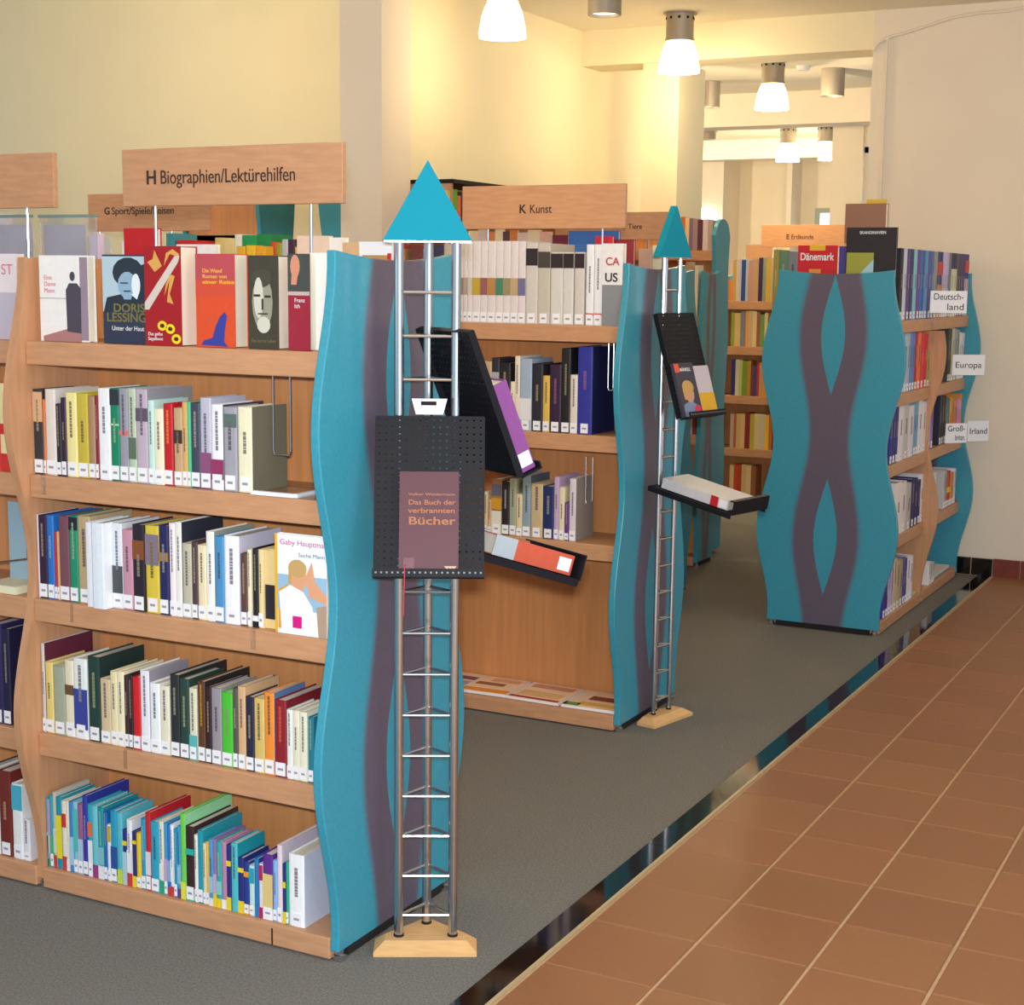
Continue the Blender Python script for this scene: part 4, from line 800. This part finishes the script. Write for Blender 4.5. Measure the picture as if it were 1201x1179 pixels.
for k, (a, b, c, h) in enumerate(((519, 524, (200, 70, 50), .24), (524, 531, (228, 200, 90), .27), (531, 537, (90, 170, 50), .28), (537, 541, (230, 100, 50), .25), (541, 546, (60, 60, 70), .27))):
    ya, yb = solveY(a, -4.075, 2.0), solveY(b, -4.075, 2.0)
    build_book((-4.075, (ya + yb) / 2, wt - .33), PI / 2, (yb - ya) - .002, .15, h, c, uniq('%s book under the black top of the wall shelf beside the teal cap' % cname(c), ['%s book under the black wall shelf top, %s from left' % (cname(c), ORD[k])]), 'books under the black shelf top', detail=1, tagl=False)

# ------------------------------------------------------------------ sign boards
def sign(xl, xr, Y, z0, z1, s, bold, label, posts, zb, tsize, toff, tz, tw=None):
    r = empty('sign_board', ((xl + xr) / 2, Y, z0), 0, label, 'sign'); hw = (xr - xl) / 2
    bxo('panel', (-hw, hw, -.009, .009, 0, z1 - z0), M_WOOD, r, bev=.002)
    for p in posts: mk('post', *tube((p, 0, zb - z0), (p, 0, .0), .0042, 10), M_STEEL if zb > 1.54 or True else M_STEEL, r)
    if s:
        b = text('lettering', bold, tsize, r, Matrix.Translation((toff, -.0100, tz)) @ Matrix.Rotation(PI / 2, 4, 'X'), M_INK, True)
        adv = max(v.co.x for v in b.data.vertices) + tsize * .26
        text('lettering', s, tsize, r, Matrix.Translation((toff + adv, -.0100, tz)) @ Matrix.Rotation(PI / 2, 4, 'X'), M_INK, False, tw)
    return r
sx0, sx1 = solveX(146.3, HC, 1.95), solveX(404, HC, 1.95)
zt, zb = solveZ(176, sx0, HC), solveZ(242.5, sx0, HC)
pm = (sx0 + sx1) / 2
tx = solveX(174, HC, 1.95) - pm; th = solveZ(200, sx0, HC) - solveZ(217, sx0, HC)
tend = solveX(348, HC, 1.95) - pm
sign(sx0, sx1, HC, zb, zt, 'Biographien/Lektürehilfen', 'H', 'large beech sign reading H Biographien/Lektürehilfen above the front bookshelf', [solveX(183, HC, 1.8) - pm, solveX(365, HC, 1.8) - pm], 1.722, .052, tx, solveZ(217, sx0, HC) - zb, tend - tx - .05)
lx1 = solveX(65.5, HC, 1.95)
sign(lx1 - .7, lx1, HC, zb, zt, None, None, 'beech sign board cut off by the left picture edge', [-.22, solveX(33, HC, 1.8) - (lx1 - .35)], 1.722, .05, 0, 0)
kx0, kx1 = solveX(543.5, KC, 1.98), solveX(734.5, KC, 1.98); kz1, kz0 = solveZ(219, kx0, KC), solveZ(269, kx0, KC); km = (kx0 + kx1) / 2
sign(kx0, kx1, KC, kz0, kz1, 'Kunst', 'K', 'beech sign reading K Kunst above the second bookshelf', [solveX(572, KC, 1.8) - km, solveX(706, KC, 1.8) - km], 1.722, .048, solveX(610, KC, 1.98) - km, solveZ(251, kx0, KC) - kz0, .095)
gx0, gx1 = solveX(105, KC, 1.98), solveX(248, KC, 1.98); gm = (gx0 + gx1) / 2
sign(gx0, gx0 + .70, KC, kz0, kz1, 'Sport/Spiele/Reisen', 'G', 'darker beech sign reading G half hidden behind the front sign', [solveX(202, KC, 1.8) - gx0 - .35, solveX(118, KC, 1.8) - gx0 - .35], 1.722, .046, solveX(124, KC, 1.98) - gx0 - .35, solveZ(252, gx0, KC) - kz0, .36)
lx = solveX(792, LC, 1.98)
sign(lx - .70, lx, LC, solveZ(281, lx - .3, LC), solveZ(249, lx - .3, LC), 'Tiere', 'T', 'small beech sign between the art sign and the second tower', [-.2, .2], 1.722, .04, .05, .055, .08)
rx0, rx1 = solveX(893, RC, 1.98), solveX(992, RC, 1.98); rm = (rx0 + rx1) / 2
sign(rx0, rx1, RC, solveZ(290, rx0, RC), solveZ(264, rx0, RC), 'Erdkunde', 'E', 'orange beech sign above the distant bookshelf, behind the red guide', [-.2, .2], 1.722, .05, -.13, .06, .17)
qx0, qx1 = solveX(875, RC + 1.2, 1.9), solveX(905, RC + 1.2, 1.9)
sign(qx0, qx1, RC + 1.2, solveZ(304, qx0, RC + 1.2), solveZ(287, qx0, RC + 1.2), None, None, 'lower distant beech sign peeking out left of the orange one', [0], 1.722, .05, 0, 0)

# ------------------------------------------------------------------ display towers
def frame(n):                                 # local: -y = front normal n, x = viewer's right
    n = Vector((n[0], n[1], 0)).normalized(); y = -n; x = Vector((y.y, -y.x, 0)); return math.atan2(x.y, x.x)
def perforated(wd, ln, nx, nz, hole=.0042):
    """plate in local x (width) / z (length), y = 0; square holes"""
    mx_, mz_ = wd / nx, ln / nz
    xs = [0.]; zs = [0.]
    for i in range(nx): xs += [i * mx_ + (mx_ - hole) / 2, i * mx_ + (mx_ + hole) / 2]
    for j in range(nz): zs += [j * mz_ + (mz_ - hole) / 2, j * mz_ + (mz_ + hole) / 2]
    xs.append(wd); zs.append(ln)
    V = [(x - wd / 2, 0, z) for z in zs for x in xs]; F = []; n = len(xs)
    for j in range(len(zs) - 1):
        for i in range(n - 1):
            if i % 2 == 1 and j % 2 == 1: continue
            k = j * n + i; F.append((k, k + 1, k + 1 + n, k + n))
    return V, F
def reading_board(tower, mtx, ln=.385, wd=.262, led=.042):
    """mtx: frame at the lower edge centre; z runs up the board, -y is the book side"""
    g = bpy.data.objects.new('reading_board', None); g.empty_display_size = .05; link(g, tower); g.matrix_local = mtx
    o = mk('perforated_plate', *perforated(wd, ln, 16, 23), M_BLACK, g); s = o.modifiers.new('solid', 'SOLIDIFY'); s.thickness = .002
    bxo('ledge', (-wd / 2 - .002, wd / 2 + .002, -led, .002, -.006, -.002), M_BLACK, g)
    bxo('ledge_lip', (-wd / 2 - .002, wd / 2 + .002, -led - .004, -led, -.006, .014), M_BLACK, g)
    mk('lip_light_dots', *join([box(-wd / 2 + wd * (i + .5) / 20 - .0022, -wd / 2 + wd * (i + .5) / 20 + .0022, -led - .0046, -led - .004, .002, .0065) for i in range(20)]), mat('lip_hole_light', (120, 124, 132), .5), g)  # grey dots painted for the light showing through the lip holes
    bxo('side_fold', (-wd / 2 - .002, -wd / 2, -.001, .018, 0, ln), M_BLACK, g); bxo('side_fold', (wd / 2, wd / 2 + .002, -.001, .018, 0, ln), M_BLACK, g)
    bxo('top_fold', (-wd / 2, wd / 2, 0, .018, ln, ln + .002), M_BLACK, g)
    return g
def tower(loc, rz, label, wid=.138, dep=.08, bdep=.06, rt=.0115, top=1.79, caph=.19, capw=.216):
    r = empty('display_tower', loc, rz, label, 'book display')
    pts = [(-wid / 2, 0), (wid / 2, 0), (0, dep)]
    for p in pts: mk('tube', *tube((p[0], p[1], .03), (p[0], p[1], top), rt, 16), M_STEEL, r, smooth=False)
    for p in pts: mk('tube_collar', *tube((p[0], p[1], .028), (p[0], p[1], .036), rt * 1.15, 16), M_FELT, r)
    z = .085; k = 0
    while z < top - .03:
        b = [tube((pts[i][0], pts[i][1], z), (pts[(i + 1) % 3][0], pts[(i + 1) % 3][1], z), .0038, 8) for i in range(3)]
        mk('rung', *join(b), M_STEEL, r); z += .1055
    # bevelled wooden base
    lo = [(-.131, -.062), (.131, -.062), (.131, .02), (0, dep + bdep), (-.131, .02)]; hi = [(-.104, -.030), (.104, -.030), (.104, .012), (0, dep + bdep * .58), (-.104, .012)]
    V = [(x, y, 0) for x, y in lo] + [(x, y, .012) for x, y in lo] + [(x, y, .030) for x, y in hi]
    F = [(4, 3, 2, 1, 0)] + [(i, (i + 1) % 5, (i + 1) % 5 + 5, i + 5) for i in range(5)] + [(i + 5, (i + 1) % 5 + 5, (i + 1) % 5 + 10, i + 10) for i in range(5)] + [(10, 11, 12, 13, 14)]
    mk('wooden_base', V, F, M_BASEW, r)
    V, F = prism([(-capw / 2, top), (capw / 2, top), (0, top + caph)], -.016, .014, 'y')
    fixn(mk('pointed_cap', V, F, M_TEALCAP, r)); bxo('cap_edge', (-capw / 2 + .004, capw / 2 - .004, -.015, .013, top - .003, top), M_STEEL, r)
    return r
def MT(x, y, z): return Matrix.Translation((x, y, z))
def RX(a): return Matrix.Rotation(a, 4, 'X')
def RZ(a): return Matrix.Rotation(a, 4, 'Z')
n1 = (.488, -.873)
T1 = tower((-1.932, 3.250, 0), frame(n1), 'near steel lattice book display tower with teal pointed cap, by the front teal panel')
# board 1: facing the camera, leaning back
def zt_at(py, d):                                   # height on the tower front at pixel row py, d in front of the tubes
    return solveZ(py, -1.932 + n1[0] * d, 3.250 + n1[1] * d)
z_low = zt_at(676, .13); z_top = zt_at(489, .02); tl = math.atan2(.11, z_top - z_low)
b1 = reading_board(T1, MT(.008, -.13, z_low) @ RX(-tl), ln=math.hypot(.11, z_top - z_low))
hz = zt_at(486, .02)
V, F = prism([(-.040, .038), (.046, .038), (.036, 0), (-.030, 0)], -.012, -.004, 'y')
hg = fixn(mk('hanger_clip', V, F, M_PLASTIC, T1)); hg.location = (.003, -.012, hz + .0); bxo('clip_slot', (-.018, .020, -.0125, -.012, .022, .032), M_FELT, hg)
# boards on the right hand side
RB1 = RZ(math.radians(120))                                     # local -y -> +x (viewer's right)
def side_board(z_top, angle, ln=.385, x=.0):
    # upper edge at tower side, lower edge swung outwards by angle from vertical
    k = ln * math.sin(angle); oz = z_top - ln * math.cos(angle); a = math.radians(30)
    return MT(.046 + x + k * math.cos(a), .045 + x * .5 + k * math.sin(a), oz) @ RB1 @ RX(-angle)
z2 = zt_at(386, 0.)
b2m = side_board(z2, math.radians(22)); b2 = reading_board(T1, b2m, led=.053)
z3 = zt_at(640, 0.)
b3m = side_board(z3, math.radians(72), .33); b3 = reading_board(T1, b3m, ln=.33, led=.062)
# arms that carry the boards
mk('support_arm', *join([tube((.035, .04, z2 - .06), (.06, .055, z2 - .06), .006, 8), tube((.035, .04, z3 - .02), (.11, .08, z3 - .03), .006, 8), tube((0, 0, z_low + .25), (0, -.05, z_low + .25), .006, 8)]), M_BLACK, T1)
def held_book(tw, board_m, u, w_, h_, t, col, label, lift=.004, v0=.0, title=None, spine_side='left', rotate=0., group=None):
    """book lying on a board: u across, v up the board, standing on the ledge"""
    M0 = tw.matrix_basis.copy() if False else (Matrix.Translation(tw.location) @ RZ(tw.rotation_euler.z))
    r = empty('book', (0, 0, 0), 0, label, 'book', group); mtx = M0 @ board_m @ MT(u, -.004, v0 + .001) @ Matrix.Rotation(rotate, 4, 'Y')
    r.matrix_world = mtx
    c = .0025
    V, F = prism([(-w_ / 2, 0), (w_ / 2, 0), (w_ / 2, -c), (-w_ / 2 + c, -c), (-w_ / 2 + c, -t + c), (w_ / 2, -t + c), (w_ / 2, -t), (-w_ / 2, -t)], 0, h_, 'z')
    fixn(mk('cover', V, F, M_COVER, r, col)); bxo('page_block', (-w_ / 2 + c, w_ / 2 - .004, -t + c, -c, .003, h_ - .004), M_PAGE, r)
    return r
maroon = held_book(T1, MT(.008, -.13, z_low) @ RX(-tl), .000, .142, .248, .028, (84, 32, 46), 'maroon hardback with gold title leaning on the front reading board', v0=.0)
for s, v, sz, wd_ in (('Volker Weidermann', .190, .0085, .112), ('Das Buch der', .168, .0165, .112), ('verbrannten', .148, .0165, .112), ('Bücher', .120, .026, .112)):
    text('lettering', s, sz, maroon, MT(-.050, -.0294, v) @ RX(PI / 2), M_GOLD, True, wd_, ext=.0002)
art(maroon, 'publisher_mark', lambda u, v, d: (.052 + u * .03 - .015, -.0285 - d, .010 + v * .01), [[(0, 1), (1, 1), (.8, .3), (.6, .6), (.5, 0), (.4, .6), (.2, .3)]], (200, 160, 130))
art(maroon, 'dark_stamp', lambda u, v, d: (-.06 + u * .026, -.0285 - d, .004 + v * .036), [rect(0, 1, 0, 1)], (96, 24, 40))
mk('ribbon', *path_tube([(-.055, -.0285, .022), (-.056, -.046, .018), (-.056, -.046, -.012), (-.058, -.03, -.10)], .0016, 5), mat('red_ribbon', (190, 40, 60), .6), maroon)
pb = held_book(T1, b2m, -.035, .165, .235, .044, (134, 70, 140), 'purple book leaning on the steep side board of the near tower')
bxo('spine_label', (-.0835, -.0825, -.040, -.006, .012, .048), M_LABEL, pb)
ob = held_book(T1, b3m, -.02, .17, .245, .052, (196, 84, 58), 'thick orange book lying on the flat side board of the near tower', v0=.01)
tag(bxo('spine_wrap', (-.0862, -.085, -.052, .0, .180, .246), M_COVER, ob, (168, 178, 186)), 'grey top of the spine'); bxo('spine_label', (-.0866, -.0856, -.042, -.008, .008, .046), M_LABEL, ob)

T2 = tower((-2.198, 5.495, 0), frame((.975, -.22)), 'second steel lattice tower with teal cap beside the art bookshelf', wid=.105, dep=.030, bdep=.012, rt=.009, capw=.216)
def z2_at(py, d): return solveZ(py, -2.205 + d, 5.40)
a1 = math.radians(17)
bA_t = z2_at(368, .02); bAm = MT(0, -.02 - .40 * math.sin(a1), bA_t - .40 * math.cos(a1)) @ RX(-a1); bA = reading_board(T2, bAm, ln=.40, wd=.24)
a2 = math.radians(79)
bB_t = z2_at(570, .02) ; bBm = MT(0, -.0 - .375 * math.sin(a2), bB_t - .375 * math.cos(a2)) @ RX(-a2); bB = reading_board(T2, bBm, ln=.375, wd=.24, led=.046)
mk('support_arm', *join([tube((0, 0, bA_t - .12), (0, -.05, bA_t - .12), .006, 8), tube((0, 0, bB_t - .04), (0, -.09, bB_t - .04), .006, 8)]), M_BLACK, T2)
k1 = held_book(T2, bAm, -.055, .125, .205, .014, (62, 58, 74), 'dark paperback with a blond child portrait on the second tower')
fa = lambda u, v, d: (-.0625 + u * .125, -.0142 - d, v * .205)
art(k1, 'portrait_print', fa, [[(.05, 0), (.1, .22), (.5, .3), (.85, .18), (.9, 0)]], (120, 140, 176)); art(k1, 'portrait_print', fa, [ell(.50, .42, .24, .17)], (206, 150, 120), .001)
art(k1, 'portrait_print', fa, [ell(.48, .54, .30, .13), [(.18, .5), (.34, .5), (.3, .3), (.2, .32)]], (196, 156, 90), .0013); art(k1, 'round_sticker', fa, [ell(.78, .13, .17, .07)], (216, 50, 80), .0016); art(k1, 'corner_mark', fa, [rect(0, .24, .82, .98)], (230, 90, 60), .0012)
ftl = text('lettering', 'MÄNKELL', .018, k1, MT(-.03, -.0158, .172) @ RX(PI / 2), M_WHITEINK, True, .07, ext=.0002)
ftl.hide_render = False
k2 = held_book(T2, bAm, .062, .10, .19, .012, (200, 190, 196), 'white and yellow paperback behind the child portrait book')
art(k2, 'cover_picture', lambda u, v, d: (-.05 + u * .10, -.0122 - d, v * .19), [rect(0, 1, .05, .45)], (222, 170, 40))
k3 = held_book(T2, bBm, -.015, .17, .30, .038, (206, 204, 210), 'white book with red spine mark lying on the flat board of the second tower', v0=.03)
bxo('spine_label', (-.0862, -.0852, -.034, -.004, .006, .040), M_LABEL, k3); tag(bxo('red_spine_mark', (-.0864, -.085, -.038, .0, .045, .078), M_COVER, k3, (190, 30, 36)), 'red band on the spine')

# ------------------------------------------------------------------ bookends, holders
def wire_bookend(px1, px2, pyt, pyb, Y, label, name='wire_bookend', z_hang=None):
    x1, x2 = solveX(px1, Y, 1.3), solveX(px2, Y, 1.3)
    zt, zb = solveZ(pyt, x1, Y), solveZ(pyb, x1, Y)
    pts = [(x1, Y, zt), (x1, Y, zb + .01), (x1 + .004, Y + .0, zb), (x2 - .004, Y, zb), (x2, Y, zb + .01), (x2, Y, zt)]
    o = mk(name, *path_tube(pts, .0026, 8), M_STEEL); tag(o, label, 'bookend', 'hanging wire bookends')
    return o
wire_bookend(321, 341, 440, 533, HC - .20, 'chrome wire bookend hanging beside the last cream book, second board')
wire_bookend(713, 719, 402, 458, KC - .2, 'shiny wire bookend next to the dark blue art book')
wire_bookend(689, 697, 536, 590, KC - .2, 'thin wire bookend above the purple photo book, art bookshelf')
x0, x1 = solveX(297, FY - .01, SH[1]), solveX(346, FY - .01, SH[1])
pl = empty('acrylic_bookend', ((x0 + x1) / 2, FY - .02, SH[1] + .001), 0, 'white edged acrylic plate lying on the second board beside the teal panel', 'bookend'); hw = (x1 - x0) / 2
bxo('front_edge', (-hw, hw, 0, .012, 0, .010), M_PLASTIC, pl); bxo('plate', (-hw, hw + .06, .012, .15, 0, .004), M_CYL, pl); bxo('side_edge', (hw, hw + .012, .004, .15, 0, .010), M_PLASTIC, pl)
x0, x1 = solveX(-16, FY, SH[2]), solveX(22, FY, SH[2])
pl = empty('acrylic_holder', ((x0 + x1) / 2, FY - .01, SH[2] + .001), 0, 'grey framed stand on a cream base in the left bay, middle board', 'holder'); hw = (x1 - x0) / 2
bxo('base', (-hw, hw, 0, .16, 0, .022), mat('cream_plastic', (226, 222, 190), .5), pl); bxo('picture', (-hw, hw - .02, .10, .104, .022, .24), mat('blue_grey_print', (150, 176, 190), .5), pl); mk('wire', *path_tube([(hw - .012, .06, .25), (hw - .012, .06, .09), (-hw, .06, .07)], .003, 6), M_STEEL, pl)
# little label clips on the board edges
for k, (px, z, w1) in enumerate(((50, SH[1], .01), (83, SH[2], .006), (296, SH[2], .012), (146, SH[3], .008))):
    x = solveX(px, HC - .29, z); o = bxo('label_clip', (x - w1 / 2, x + w1 / 2, HC - .290, HC - .2855, z - .05, z + .002), M_CYL, None)
    tag(o, ('clear clip on the second board edge under the black book', 'clear clip on the middle board edge under the green book', 'clear clip on the middle board edge under the black book', 'clear clip on the fourth board edge under the red book')[k], 'clip')
bpy.context.view_layer.update()
